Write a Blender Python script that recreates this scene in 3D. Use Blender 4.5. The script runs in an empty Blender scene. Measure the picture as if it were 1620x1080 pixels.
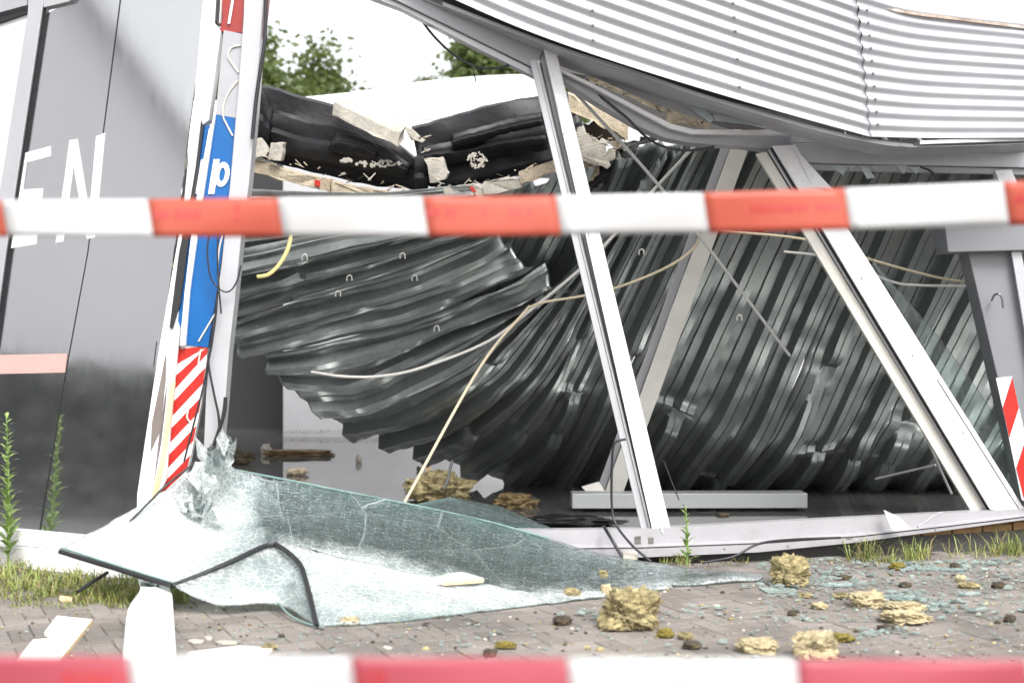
import bpy, math, random
import numpy as np
from mathutils import Vector, noise as mnoise

random.seed(7)
rng = np.random.default_rng(7)
scene = bpy.context.scene
COL = scene.collection

# ------------------------------------------------------------------ camera, light, exposure
FPX, CX, CY, CAMZ = 2250.0, 810.0, 540.0, 1.3
cam_d = bpy.data.cameras.new('camera')
cam_d.lens, cam_d.sensor_width = 50.0, 36.0
cam_d.clip_start, cam_d.clip_end = 0.1, 1000.0
cam_d.dof.use_dof = True
cam_d.dof.focus_distance = 9.0
cam_d.dof.aperture_fstop = 2.0
cam = bpy.data.objects.new('camera', cam_d)
cam.location = (0, 0, CAMZ)
cam.rotation_euler = (math.radians(90), 0, 0)
COL.objects.link(cam)
scene.camera = cam

SUN_EL, SUN_AZ = 50.0, 162.0        # azimuth measured clockwise from +Y (north)
w = bpy.data.worlds.new("World")
scene.world = w
w.use_nodes = True
wn, wl = w.node_tree.nodes, w.node_tree.links
bg = wn['Background']
sky = wn.new('ShaderNodeTexSky')
sky.sky_type = 'NISHITA'
sky.sun_disc = False
sky.sun_elevation = math.radians(SUN_EL)
sky.sun_rotation = math.radians(SUN_AZ)
sky.dust_density = 4.0
sky.air_density = 1.0
hs = wn.new('ShaderNodeHueSaturation')
hs.inputs['Saturation'].default_value = 0.12
wl.new(sky.outputs[0], hs.inputs['Color'])
wl.new(hs.outputs[0], bg.inputs[0])
bg.inputs[1].default_value = 0.15

sd = bpy.data.lights.new('sun', 'SUN')
sd.energy = 1.4
sd.angle = math.radians(22)
sd.color = (1.0, 0.97, 0.93)
so = bpy.data.objects.new('sun', sd)
az, el = math.radians(SUN_AZ), math.radians(SUN_EL)
sdir = Vector((math.sin(az) * math.cos(el), math.cos(az) * math.cos(el), math.sin(el)))
so.rotation_euler = sdir.to_track_quat('Z', 'Y').to_euler()
so.location = (0, 0, 20)
COL.objects.link(so)

scene.view_settings.view_transform = 'Standard'
scene.view_settings.look = 'None'
scene.view_settings.exposure = 1.12
scene.view_settings.gamma = 1.0
scene.view_settings.use_curve_mapping = False
scene.cycles.max_bounces = 10
scene.cycles.transparent_max_bounces = 16
scene.cycles.use_denoising = True

# ------------------------------------------------------------------ helpers
def W(px, py, Y):
    return Vector(((px - CX) / FPX * Y, Y, CAMZ - (py - CY) / FPX * Y))

def G(py, z=0.0):                     # depth at which height z is seen at row py
    return (CAMZ - z) * FPX / (py - CY)

def facade(px):                       # the street front, running slightly away to the right
    t = (px - CX) / FPX
    return 8.25 / (1 - 0.22 * t)

def leaf(px):                         # the left glazed wall, running away to the left
    return 6.8685 / (1 + 0.517 * (px - CX) / FPX)

TILT = 0.07                           # the left wall leans back by four degrees
def leaf2(px, py):
    return (6.8685 + 1.3 * TILT) / (1 + 0.517 * (px - CX) / FPX + TILT * (py - CY) / FPX)

def deckY(px, py):
    return 9.35 + 1.75 * (py - 235) / 550

def pts(lst, depth):
    if callable(depth):
        try:
            return [W(a, b, depth(a)) for a, b in lst]
        except TypeError:
            return [W(a, b, depth(a, b)) for a, b in lst]
    return [W(a, b, depth) for a, b in lst]

def thing(name, label, cat, loc=(0, 0, 0), group=None, kind=None):
    o = bpy.data.objects.new(name, None)
    o.empty_display_size = 0.1
    o.location = loc
    COL.objects.link(o)
    tag(o, label, cat, group, kind)
    return o

def tag(o, label=None, cat=None, group=None, kind=None):
    if label: o['label'] = label
    if cat: o['category'] = cat
    if group: o['group'] = group
    if kind: o['kind'] = kind
    return o

def world_loc(o):
    v = Vector((0, 0, 0))
    while o is not None:
        v = v + Vector(o.location)
        o = o.parent
    return v

def mesh(name, vs, fs, mat, parent=None, smooth=None, origin=None, mats=None, midx=None):
    vs = [Vector(v) for v in vs]
    if parent is not None:
        off = world_loc(parent)
        loc = Vector((0, 0, 0))
    else:
        if origin is None:
            n = len(vs)
            c = sum(vs, Vector((0, 0, 0))) / max(n, 1)
            origin = Vector((c.x, c.y, min(v.z for v in vs)))
        off = Vector(origin)
        loc = off
    me = bpy.data.meshes.new(name)
    me.from_pydata([tuple(v - off) for v in vs], [], [tuple(f) for f in fs])
    me.validate()
    for m in (mats or [mat]):
        me.materials.append(m)
    if midx is not None:
        me.polygons.foreach_set('material_index', midx)
    if smooth is not None:
        me.polygons.foreach_set('use_smooth', [True] * len(me.polygons))
        if smooth < 179:
            me.set_sharp_from_angle(angle=math.radians(smooth))
    me.update()
    o = bpy.data.objects.new(name, me)
    o.location = loc
    o.parent = parent
    COL.objects.link(o)
    return o

def bevel(o, w=0.003, seg=2):
    m = o.modifiers.new('bevel', 'BEVEL')
    m.width, m.segments, m.limit_method = w, seg, 'ANGLE'
    m.angle_limit = math.radians(40)
    return o

def solid(o, t, offset=-1.0):
    m = o.modifiers.new('solid', 'SOLIDIFY')
    m.thickness, m.offset = t, offset
    return o

def prism(name, front, thick, mat, parent=None, d=(0, 1, 0), bev=0.0, smooth=None):
    """polygon 'front' (world points) extruded by 'thick' along d, away from the street"""
    d = Vector(d).normalized() * thick
    n = len(front)
    vs = list(front) + [p + d for p in front]
    fs = [list(range(n)), list(range(2 * n - 1, n - 1, -1))]
    for i in range(n):
        j = (i + 1) % n
        fs.append([i, i + n, j + n, j])
    # make the front face look at the camera
    c = Vector((0, 0, 0))
    nn = Vector((0, 0, 0))
    for i in range(n):
        nn += (front[i] - front[0]).cross(front[(i + 1) % n] - front[0])
    if nn.dot(d) > 0:
        fs = [f[::-1] for f in fs]
    o = mesh(name, vs, fs, mat, parent, smooth)
    if bev: bevel(o, bev)
    return o

def crm(P, n):
    """Catmull-Rom through the rows of P, resampled at n points"""
    P = np.asarray(P, float)
    k = len(P)
    t = np.linspace(0, k - 1, n) if np.isscalar(n) else np.asarray(n, float)
    if k == 2:
        i = np.zeros(len(t), int)
    else:
        i = np.clip(np.floor(t).astype(int), 0, k - 2)
    f = (t - i)
    f = f.reshape([-1] + [1] * (P.ndim - 1))
    g = lambda q: P[np.clip(q, 0, k - 1)]
    p0 = np.where((i == 0).reshape(f.shape), 2 * P[0] - P[1], g(i - 1))
    p3 = np.where((i == k - 2).reshape(f.shape), 2 * P[-1] - P[-2], g(i + 2))
    p1, p2 = g(i), g(i + 1)
    return 0.5 * (2 * p1 + (p2 - p0) * f + (2 * p0 - 5 * p1 + 4 * p2 - p3) * f ** 2 + (3 * p1 - p0 - 3 * p2 + p3) * f ** 3)

def tube(name, path, r, mat, parent=None, n=None, sides=8, smooth_path=True):
    P = np.array([tuple(p) for p in path])
    if smooth_path:
        P = crm(P, n or max(8, len(path) * 7))
    k = len(P)
    T = np.gradient(P, axis=0)
    T /= np.linalg.norm(T, axis=1)[:, None] + 1e-9
    up = np.array([0.31, 0.2, 0.93])
    vs, fs = [], []
    for i in range(k):
        a = np.cross(T[i], up); a /= np.linalg.norm(a) + 1e-9
        b = np.cross(T[i], a)
        rr = r[i * len(r) // k] if hasattr(r, '__len__') else r
        for s in range(sides):
            th = 2 * math.pi * s / sides
            vs.append(P[i] + rr * (math.cos(th) * a + math.sin(th) * b))
    for i in range(k - 1):
        for s in range(sides):
            q = (s + 1) % sides
            fs.append([i * sides + s, i * sides + q, (i + 1) * sides + q, (i + 1) * sides + s])
    fs.append(list(range(sides))[::-1])
    fs.append([(k - 1) * sides + s for s in range(sides)])
    return mesh(name, vs, fs, mat, parent, 60)

def grid(name, P, mat, parent=None, smooth=180, flip=False, attr=None):
    nu, nv = P.shape[:2]
    vs = P.reshape(-1, 3)
    fs = []
    for i in range(nu - 1):
        for j in range(nv - 1):
            f = [i * nv + j, (i + 1) * nv + j, (i + 1) * nv + j + 1, i * nv + j + 1]
            fs.append(f[::-1] if flip else f)
    o = mesh(name, vs, fs, mat, parent, smooth)
    if attr is not None:
        a = o.data.attributes.new('craze', 'FLOAT', 'POINT')
        a.data.foreach_set('value', attr.reshape(-1))
    return o

def n3(p, s=1.0, seed=0.0):
    return mnoise.noise(Vector((p[0] * s + seed * 17.3, p[1] * s - seed * 5.1, p[2] * s + seed * 3.7)))

def box_pts(c, sx, sy, sz):
    return [Vector((c[0] + a * sx / 2, c[1] + b * sy / 2, c[2] + h * sz / 2))
            for h in (-1, 1) for a, b in ((-1, -1), (1, -1), (1, 1), (-1, 1))]
BOXF = [[0, 3, 2, 1], [4, 5, 6, 7], [0, 1, 5, 4], [1, 2, 6, 5], [2, 3, 7, 6], [3, 0, 4, 7]]

def box(name, c, sx, sy, sz, mat, parent=None, rz=0.0, bev=0.0):
    v = box_pts((0, 0, 0), sx, sy, sz)
    ca, sa = math.cos(rz), math.sin(rz)
    v = [Vector((p.x * ca - p.y * sa + c[0], p.x * sa + p.y * ca + c[1], p.z + c[2])) for p in v]
    o = mesh(name, v, BOXF, mat, parent)
    if bev: bevel(o, bev)
    return o

# ------------------------------------------------------------------ materials
def mat_new(name):
    m = bpy.data.materials.new(name)
    m.use_nodes = True
    return m, m.node_tree.nodes, m.node_tree.links, m.node_tree.nodes['Principled BSDF']

def mat(name, col, rough=0.5, metal=0.0, var=0.12, scale=6.0, bump=0.0, bscale=40.0, dirt=None, dirt_amt=0.4,
        dirt_scale=2.0, spec=0.5, stretch=None, speck=None, speck_scale=60, speck_amt=0.04, coat=0.0):
    m, N, L, b = mat_new(name)
    tc = N.new('ShaderNodeTexCoord')
    mp = N.new('ShaderNodeMapping')
    L.new(tc.outputs['Object'], mp.inputs[0])
    if stretch: mp.inputs['Scale'].default_value = stretch
    nz = N.new('ShaderNodeTexNoise')
    nz.inputs['Scale'].default_value = scale
    nz.inputs['Detail'].default_value = 6
    L.new(mp.outputs[0], nz.inputs['Vector'])
    r = N.new('ShaderNodeMapRange')
    r.inputs['From Min'].default_value, r.inputs['From Max'].default_value = 0.25, 0.75
    r.inputs['To Min'].default_value, r.inputs['To Max'].default_value = 1 - var, 1 + var
    L.new(nz.outputs['Fac'], r.inputs['Value'])
    mx = N.new('ShaderNodeMix'); mx.data_type = 'RGBA'; mx.blend_type = 'MULTIPLY'
    mx.inputs['Factor'].default_value = 1.0
    mx.inputs['A'].default_value = (*col, 1)
    L.new(r.outputs[0], mx.inputs['B'])
    out = mx.outputs['Result']
    if dirt:
        n2 = N.new('ShaderNodeTexNoise')
        n2.inputs['Scale'].default_value = dirt_scale
        n2.inputs['Detail'].default_value = 9
        n2.inputs['Roughness'].default_value = 0.7
        L.new(mp.outputs[0], n2.inputs['Vector'])
        r2 = N.new('ShaderNodeMapRange')
        r2.inputs['From Min'].default_value, r2.inputs['From Max'].default_value = 0.5, 0.72
        r2.inputs['To Max'].default_value = dirt_amt
        L.new(n2.outputs['Fac'], r2.inputs['Value'])
        m2 = N.new('ShaderNodeMix'); m2.data_type = 'RGBA'
        L.new(r2.outputs[0], m2.inputs['Factor'])
        L.new(out, m2.inputs['A'])
        m2.inputs['B'].default_value = (*dirt, 1)
        out = m2.outputs['Result']
    if speck:
        v = N.new('ShaderNodeTexVoronoi')
        v.inputs['Scale'].default_value = speck_scale
        L.new(mp.outputs[0], v.inputs['Vector'])
        lt = N.new('ShaderNodeMath'); lt.operation = 'LESS_THAN'
        lt.inputs[1].default_value = speck_amt
        L.new(v.outputs['Distance'], lt.inputs[0])
        m3 = N.new('ShaderNodeMix'); m3.data_type = 'RGBA'
        L.new(lt.outputs[0], m3.inputs['Factor'])
        L.new(out, m3.inputs['A'])
        m3.inputs['B'].default_value = (*speck, 1)
        out = m3.outputs['Result']
    L.new(out, b.inputs['Base Color'])
    b.inputs['Metallic'].default_value = metal
    b.inputs['Specular IOR Level'].default_value = spec
    b.inputs['Coat Weight'].default_value = coat
    rr = N.new('ShaderNodeMapRange')
    rr.inputs['To Min'].default_value, rr.inputs['To Max'].default_value = max(0.02, rough - 0.1), min(1, rough + 0.1)
    L.new(nz.outputs['Fac'], rr.inputs['Value'])
    L.new(rr.outputs[0], b.inputs['Roughness'])
    if bump:
        nb = N.new('ShaderNodeTexNoise')
        nb.inputs['Scale'].default_value = bscale
        nb.inputs['Detail'].default_value = 5
        L.new(mp.outputs[0], nb.inputs['Vector'])
        bp = N.new('ShaderNodeBump')
        bp.inputs['Strength'].default_value = bump
        bp.inputs['Distance'].default_value = 0.01
        L.new(nb.outputs['Fac'], bp.inputs['Height'])
        L.new(bp.outputs[0], b.inputs['Normal'])
    return m

M = {}
M['white_alu'] = mat('white_aluminium', (0.76, 0.76, 0.77), 0.35, var=0.04, dirt=(0.3, 0.28, 0.25), dirt_amt=0.4, dirt_scale=7, speck=(0.25, 0.23, 0.2), speck_scale=38, speck_amt=0.07)
M['sill'] = mat('sill_aluminium', (0.36, 0.35, 0.37), 0.35, 0.1, var=0.04, dirt=(0.2, 0.19, 0.17), dirt_amt=0.4, dirt_scale=5)
M['grey_alu'] = mat('grey_aluminium', (0.44, 0.44, 0.46), 0.35, 0.2, var=0.04, dirt=(0.25, 0.24, 0.22), dirt_amt=0.2)
M['header'] = mat('header_paint', (0.36, 0.36, 0.38), 0.4, var=0.05, dirt=(0.2, 0.19, 0.18), dirt_amt=0.3)
M['fascia'] = mat('silver_cladding', (0.43, 0.43, 0.455), 0.42, 0.3, var=0.06, dirt=(0.4, 0.38, 0.36), dirt_amt=0.2, dirt_scale=3)
M['gasket'] = mat('black_rubber', (0.018, 0.018, 0.02), 0.45)
M['cable'] = mat('black_cable', (0.02, 0.02, 0.024), 0.4)
M['zinc'] = mat('galvanised_steel', (0.26, 0.28, 0.273), 0.42, 0.82, var=0.12, scale=26, bump=0.05, bscale=120, dirt=(0.2, 0.195, 0.18), dirt_amt=0.35, dirt_scale=1.6)
M['steel_angle'] = mat('zinc_angle', (0.45, 0.5, 0.52), 0.4, 0.8, var=0.2, scale=10)
M['beige_steel'] = mat('off_white_paint', (0.62, 0.6, 0.55), 0.45, var=0.05, dirt=(0.3, 0.27, 0.22), dirt_amt=0.35)
M['dull_steel'] = mat('dull_off_white_paint', (0.56, 0.545, 0.51), 0.5, var=0.06, dirt=(0.25, 0.22, 0.18), dirt_amt=0.35)
M['felt'] = mat('bitumen_felt', (0.008, 0.0078, 0.0098), 0.5, var=0.4, scale=5, bump=0.3, bscale=26, spec=0.4, dirt=(0.03, 0.028, 0.027), dirt_amt=0.5, dirt_scale=4)
M['foam'] = mat('insulation_board', (0.46, 0.39, 0.29), 0.9, var=0.15, scale=12, bump=0.8, bscale=70, dirt=(0.22, 0.15, 0.08), dirt_amt=0.7, dirt_scale=5, speck=(0.1, 0.08, 0.05), speck_scale=45, speck_amt=0.16)
M['foam_white'] = mat('white_insulation', (0.42, 0.395, 0.345), 0.9, var=0.2, scale=12, bump=0.7, bscale=60, dirt=(0.35, 0.28, 0.2), dirt_amt=0.45, dirt_scale=4, speck=(0.15, 0.12, 0.1), speck_scale=30, speck_amt=0.1)
M['wool'] = mat('mineral_wool', (0.34, 0.285, 0.15), 0.98, var=0.75, scale=22, bump=1.0, bscale=110, dirt=(0.16, 0.11, 0.04), dirt_amt=0.6, dirt_scale=9, stretch=(1, 1, 2.2))
M['wool_pale'] = mat('pale_mineral_wool', (0.45, 0.38, 0.235), 0.98, var=0.5, scale=16, bump=1.0, bscale=90, dirt=(0.2, 0.13, 0.05), dirt_amt=0.5, dirt_scale=8)
M['wool_dark'] = mat('charred_wool', (0.06, 0.048, 0.035), 0.95, var=0.5, scale=20, bump=1.0, bscale=80, dirt=(0.2, 0.14, 0.03), dirt_amt=0.5, dirt_scale=8)
M['wool_wet'] = mat('soaked_wool', (0.17, 0.115, 0.05), 0.7, var=0.6, scale=12, bump=1.0, bscale=60, dirt=(0.04, 0.03, 0.02), dirt_amt=0.7, dirt_scale=5)
M['moss'] = mat('mossy_wool', (0.2, 0.16, 0.03), 0.95, var=0.5, scale=20, bump=1.0, bscale=80, dirt=(0.05, 0.04, 0.03), dirt_amt=0.8, dirt_scale=6)
M['membrane'] = mat('white_membrane', (0.8, 0.8, 0.79), 0.6, var=0.03, dirt=(0.5, 0.48, 0.45), dirt_amt=0.2, dirt_scale=1)
M['wall_grey'] = mat('rear_wall_paint', (0.42, 0.42, 0.435), 0.6, var=0.04)
M['box_grey'] = mat('box_profile_shade', (0.27, 0.28, 0.28), 0.4, var=0.04)  # white profile greyed in its colour for the shadow it lies in
M['wall_dark'] = mat('dark_wall_shade', (0.018, 0.018, 0.02), 0.6, var=0.1)  # near-black colour stands in for the darkness of the unlit room
M['column'] = mat('grey_column_paint', (0.2, 0.205, 0.22), 0.4, var=0.04, dirt=(0.2, 0.2, 0.2), dirt_amt=0.2)
M['blue'] = mat('blue_print', (0.0, 0.095, 0.31), 0.3, var=0.06, dirt=(0.005, 0.1, 0.33), dirt_amt=0.3)
M['red'] = mat('red_print', (0.45, 0.02, 0.014), 0.3, var=0.06)
M['dark_red'] = mat('dark_red_panel', (0.28, 0.03, 0.025), 0.35, var=0.08)
M['white_print'] = mat('white_print', (0.82, 0.82, 0.82), 0.35, var=0.03)
M['silver_foil'] = mat('silver_grey_foil', (0.36, 0.36, 0.38), 0.3, 0.1, var=0.08, scale=4)
M['glue'] = mat('dried_glue', (0.7, 0.66, 0.55), 0.6, var=0.1)
M['wood'] = mat('raw_wood', (0.66, 0.5, 0.3), 0.7, var=0.15, scale=6, stretch=(1, 8, 1))
M['wood_white'] = mat('white_painted_board', (0.8, 0.79, 0.74), 0.55, var=0.05, dirt=(0.5, 0.42, 0.3), dirt_amt=0.25)
M['gap'] = mat('raw_backing', (0.17, 0.145, 0.13), 0.8, var=0.2)
M['brown'] = mat('brown_wood', (0.24, 0.13, 0.06), 0.8, var=0.3, scale=8)
M['plastic_white'] = mat('white_plastic', (0.82, 0.82, 0.81), 0.35, var=0.02, dirt=(0.5, 0.48, 0.42), dirt_amt=0.25, dirt_scale=3)
M['pvc'] = mat('pvc_conduit', (0.62, 0.6, 0.57), 0.4, var=0.05)
M['pvc_beige'] = mat('beige_wire', (0.55, 0.47, 0.33), 0.5, var=0.08)
M['pvc_yellow'] = mat('yellow_conduit', (0.72, 0.62, 0.25), 0.45, var=0.06)
M['rod'] = mat('grey_rod', (0.5, 0.5, 0.5), 0.4, 0.2, var=0.05)
M['rust'] = mat('rusty_edge', (0.36, 0.29, 0.24), 0.8, var=0.4, scale=20, dirt=(0.6, 0.58, 0.56), dirt_amt=0.9, dirt_scale=6)
M['brick'] = mat('yellow_brown_brick', (0.3, 0.18, 0.085), 0.85, var=0.25, scale=20, bump=0.5, bscale=80)
M['plinth'] = mat('dark_plinth', (0.07, 0.068, 0.066), 0.8, var=0.2, bump=0.3)
M['leaf_dark'] = mat('dark_leaf', (0.04, 0.05, 0.03), 0.6, var=0.15, scale=3)
M['leaf'] = mat('leaf', (0.12, 0.155, 0.06), 0.5, var=0.35, scale=3)
def translucent(m, col, f):
    N, L = m.node_tree.nodes, m.node_tree.links
    b = N['Principled BSDF']; out = N['Material Output']
    t = N.new('ShaderNodeBsdfTranslucent'); t.inputs[0].default_value = (*col, 1)
    mx = N.new('ShaderNodeMixShader'); mx.inputs[0].default_value = f
    L.new(b.outputs[0], mx.inputs[1]); L.new(t.outputs[0], mx.inputs[2]); L.new(mx.outputs[0], out.inputs['Surface'])
translucent(M['leaf'], (0.2, 0.26, 0.07), 0.45)
M['leaf_young'] = mat('young_leaf', (0.23, 0.33, 0.1), 0.5, var=0.3, scale=10)
M['grass'] = mat('grass_blade', (0.18, 0.215, 0.05), 0.55, var=0.45, scale=8)
M['grass_dry'] = mat('dry_grass', (0.3, 0.25, 0.11), 0.7, var=0.3, scale=8)
M['bark'] = mat('bark', (0.1, 0.075, 0.05), 0.9, var=0.3, bump=0.6, bscale=20)
M['soil'] = mat('joint_sand', (0.12, 0.105, 0.09), 0.95, var=0.3, scale=9, bump=0.4)
M['screw'] = mat('screw_head', (0.2, 0.2, 0.22), 0.4, 0.6, var=0.1)
M['asphalt'] = mat('asphalt', (0.1, 0.1, 0.1), 0.9, var=0.2, bump=0.3)
M['house'] = mat('render_wall', (0.62, 0.62, 0.645), 0.8, var=0.1)
M['roof_tile'] = mat('roof_tile', (0.7, 0.7, 0.7), 0.8, var=0.2)

def paver_mat():
    m, N, L, b = mat_new('concrete_paver')
    ge = N.new('ShaderNodeNewGeometry')
    n1 = N.new('ShaderNodeTexNoise'); n1.inputs['Scale'].default_value = 1.3; n1.inputs['Detail'].default_value = 6
    n2 = N.new('ShaderNodeTexNoise'); n2.inputs['Scale'].default_value = 160; n2.inputs['Detail'].default_value = 4
    for n in (n1, n2): L.new(ge.outputs['Position'], n.inputs['Vector'])
    cr = N.new('ShaderNodeValToRGB')
    e = cr.color_ramp.elements
    e[0].position, e[0].color = 0.32, (0.15, 0.135, 0.122, 1)
    e[1].position, e[1].color = 0.7, (0.255, 0.225, 0.205, 1)
    L.new(n1.outputs['Fac'], cr.inputs[0])
    at = N.new('ShaderNodeAttribute'); at.attribute_name = 'tone'
    mr = N.new('ShaderNodeMapRange')
    mr.inputs['To Min'].default_value, mr.inputs['To Max'].default_value = 0.84, 1.14
    L.new(at.outputs['Fac'], mr.inputs['Value'])
    m1 = N.new('ShaderNodeMix'); m1.data_type = 'RGBA'; m1.blend_type = 'MULTIPLY'; m1.inputs['Factor'].default_value = 1
    L.new(cr.outputs[0], m1.inputs['A']); L.new(mr.outputs[0], m1.inputs['B'])
    r2 = N.new('ShaderNodeMapRange'); r2.inputs['From Min'].default_value, r2.inputs['From Max'].default_value = 0.3, 0.7
    r2.inputs['To Min'].default_value, r2.inputs['To Max'].default_value = 0.62, 1.35
    L.new(n2.outputs['Fac'], r2.inputs['Value'])
    m2 = N.new('ShaderNodeMix'); m2.data_type = 'RGBA'; m2.blend_type = 'MULTIPLY'; m2.inputs['Factor'].default_value = 1
    L.new(m1.outputs['Result'], m2.inputs['A']); L.new(r2.outputs[0], m2.inputs['B'])
    L.new(m2.outputs['Result'], b.inputs['Base Color'])
    b.inputs['Roughness'].default_value = 0.85
    bp = N.new('ShaderNodeBump'); bp.inputs['Strength'].default_value = 0.6; bp.inputs['Distance'].default_value = 0.004
    L.new(n2.outputs['Fac'], bp.inputs['Height']); L.new(bp.outputs[0], b.inputs['Normal'])
    return m
M['paver'] = paver_mat()

def glass_mat(name='crazed_laminated_glass', tint=(0.73, 0.785, 0.772), base=0.0):
    """laminated glass: clear where whole, white where the vertex damage 'craze' says it is crushed"""
    m, N, L, b = mat_new(name)
    N.remove(b)
    out = N['Material Output']
    ge = N.new('ShaderNodeNewGeometry')
    at = N.new('ShaderNodeAttribute'); at.attribute_name = 'craze'
    def vor(scale, thr, warp=0.0):
        vec = ge.outputs['Position']
        if warp:
            nz = N.new('ShaderNodeTexNoise'); nz.inputs['Scale'].default_value = 4
            L.new(vec, nz.inputs['Vector'])
            mu = N.new('ShaderNodeVectorMath'); mu.operation = 'SCALE'; mu.inputs['Scale'].default_value = warp
            L.new(nz.outputs['Color'], mu.inputs[0])
            ad = N.new('ShaderNodeVectorMath'); ad.operation = 'ADD'
            L.new(vec, ad.inputs[0]); L.new(mu.outputs[0], ad.inputs[1])
            vec = ad.outputs[0]
        v = N.new('ShaderNodeTexVoronoi'); v.feature = 'DISTANCE_TO_EDGE'
        v.inputs['Scale'].default_value = scale
        L.new(vec, v.inputs['Vector'])
        r = N.new('ShaderNodeMapRange')
        r.inputs['From Min'].default_value, r.inputs['From Max'].default_value = 0.0, thr
        r.inputs['To Min'].default_value, r.inputs['To Max'].default_value = 1, 0
        L.new(v.outputs['Distance'], r.inputs['Value'])
        return r.outputs[0]
    def math_(op, a, c):
        n = N.new('ShaderNodeMath'); n.operation = op; n.use_clamp = True
        for i, x in enumerate((a, c)):
            if hasattr(x, 'links'): L.new(x, n.inputs[i])
            else: n.inputs[i].default_value = x
        return n.outputs[0]
    big = math_('MAXIMUM', math_('MULTIPLY', vor(2.2, 0.005, 0.03), 0.42), math_('MULTIPLY', vor(7.5, 0.008, 0.02), 0.2))
    fine = vor(24, 0.13, 0.05)
    finer = vor(60, 0.3)
    nz = N.new('ShaderNodeTexNoise'); nz.inputs['Scale'].default_value = 7; nz.inputs['Detail'].default_value = 8
    nz.inputs['Roughness'].default_value = 0.7
    L.new(ge.outputs['Position'], nz.inputs['Vector'])
    # patchy damage level: craze + noise
    s = N.new('ShaderNodeMath'); s.operation = 'ADD'
    L.new(at.outputs['Fac'], s.inputs[0])
    nr = N.new('ShaderNodeMapRange'); nr.inputs['From Min'].default_value, nr.inputs['From Max'].default_value = 0.3, 0.7
    nr.inputs['To Min'].default_value, nr.inputs['To Max'].default_value = -0.22, 0.22
    L.new(nz.outputs['Fac'], nr.inputs['Value']); L.new(nr.outputs[0], s.inputs[1])
    lvl = N.new('ShaderNodeMapRange'); lvl.inputs['From Min'].default_value, lvl.inputs['From Max'].default_value = 0.35, 1.0
    L.new(s.outputs[0], lvl.inputs['Value'])
    body = math_('MULTIPLY', lvl.outputs[0], 0.42)
    l2 = N.new('ShaderNodeMapRange'); l2.inputs['From Min'].default_value, l2.inputs['From Max'].default_value = 0.25, 0.85
    L.new(s.outputs[0], l2.inputs['Value'])
    f1 = math_('MULTIPLY', fine, l2.outputs[0])
    f2 = math_('MULTIPLY', math_('MULTIPLY', finer, 0.8), lvl.outputs[0])
    sp = N.new('ShaderNodeTexVoronoi'); sp.inputs['Scale'].default_value = 42
    L.new(ge.outputs['Position'], sp.inputs['Vector'])
    glints = math_('LESS_THAN', sp.outputs['Distance'], 0.1)  # white specks painted in as glints on the broken glass
    mpS = N.new('ShaderNodeMapping'); mpS.inputs['Rotation'].default_value = (0.3, 0.25, -0.12); mpS.inputs['Scale'].default_value = (1.6, 26, 26)
    L.new(ge.outputs['Position'], mpS.inputs[0])
    nS = N.new('ShaderNodeTexNoise'); nS.inputs['Scale'].default_value = 1.0; nS.inputs['Detail'].default_value = 3
    nS.inputs['Distortion'].default_value = 0.6
    L.new(mpS.outputs[0], nS.inputs['Vector'])
    a_ = N.new('ShaderNodeMath'); a_.operation = 'SUBTRACT'; a_.inputs[1].default_value = 0.5; L.new(nS.outputs['Fac'], a_.inputs[0])
    b_ = N.new('ShaderNodeMath'); b_.operation = 'ABSOLUTE'; L.new(a_.outputs[0], b_.inputs[0])
    rS = N.new('ShaderNodeMapRange'); rS.inputs['From Min'].default_value, rS.inputs['From Max'].default_value = 0.0, 0.022
    rS.inputs['To Min'].default_value, rS.inputs['To Max'].default_value = 0.09, 0.0
    L.new(b_.outputs[0], rS.inputs['Value'])
    big = math_('MAXIMUM', big, rS.outputs[0])
    white = math_('MAXIMUM', math_('MAXIMUM', big, f1), math_('MAXIMUM', math_('MAXIMUM', f2, body), glints))
    white = math_('ADD', white, 0.025 + base)
    tr = N.new('ShaderNodeBsdfTransparent'); tr.inputs[0].default_value = (*tint, 1)
    gl = N.new('ShaderNodeBsdfGlossy'); gl.inputs['Roughness'].default_value = 0.04
    gl.inputs['Color'].default_value = (0.9, 0.95, 0.95, 1)
    fr = N.new('ShaderNodeFresnel'); fr.inputs['IOR'].default_value = 1.5
    bp = N.new('ShaderNodeBump'); bp.inputs['Strength'].default_value = 0.25; bp.inputs['Distance'].default_value = 0.01
    L.new(fine, bp.inputs['Height']); L.new(bp.outputs[0], gl.inputs['Normal'])
    mg = N.new('ShaderNodeMixShader')
    L.new(fr.outputs[0], mg.inputs[0]); L.new(tr.outputs[0], mg.inputs[1]); L.new(gl.outputs[0], mg.inputs[2])
    df = N.new('ShaderNodeBsdfDiffuse'); df.inputs[0].default_value = (0.74, 0.76, 0.765, 1)
    tl = N.new('ShaderNodeBsdfTranslucent'); tl.inputs[0].default_value = (0.68, 0.74, 0.73, 1)
    md = N.new('ShaderNodeMixShader'); md.inputs[0].default_value = 0.35
    L.new(df.outputs[0], md.inputs[1]); L.new(tl.outputs[0], md.inputs[2])
    fin = N.new('ShaderNodeMixShader')
    L.new(white, fin.inputs[0]); L.new(mg.outputs[0], fin.inputs[1]); L.new(md.outputs[0], fin.inputs[2])
    L.new(fin.outputs[0], out.inputs['Surface'])
    return m
M['crazed'] = glass_mat()

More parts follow.
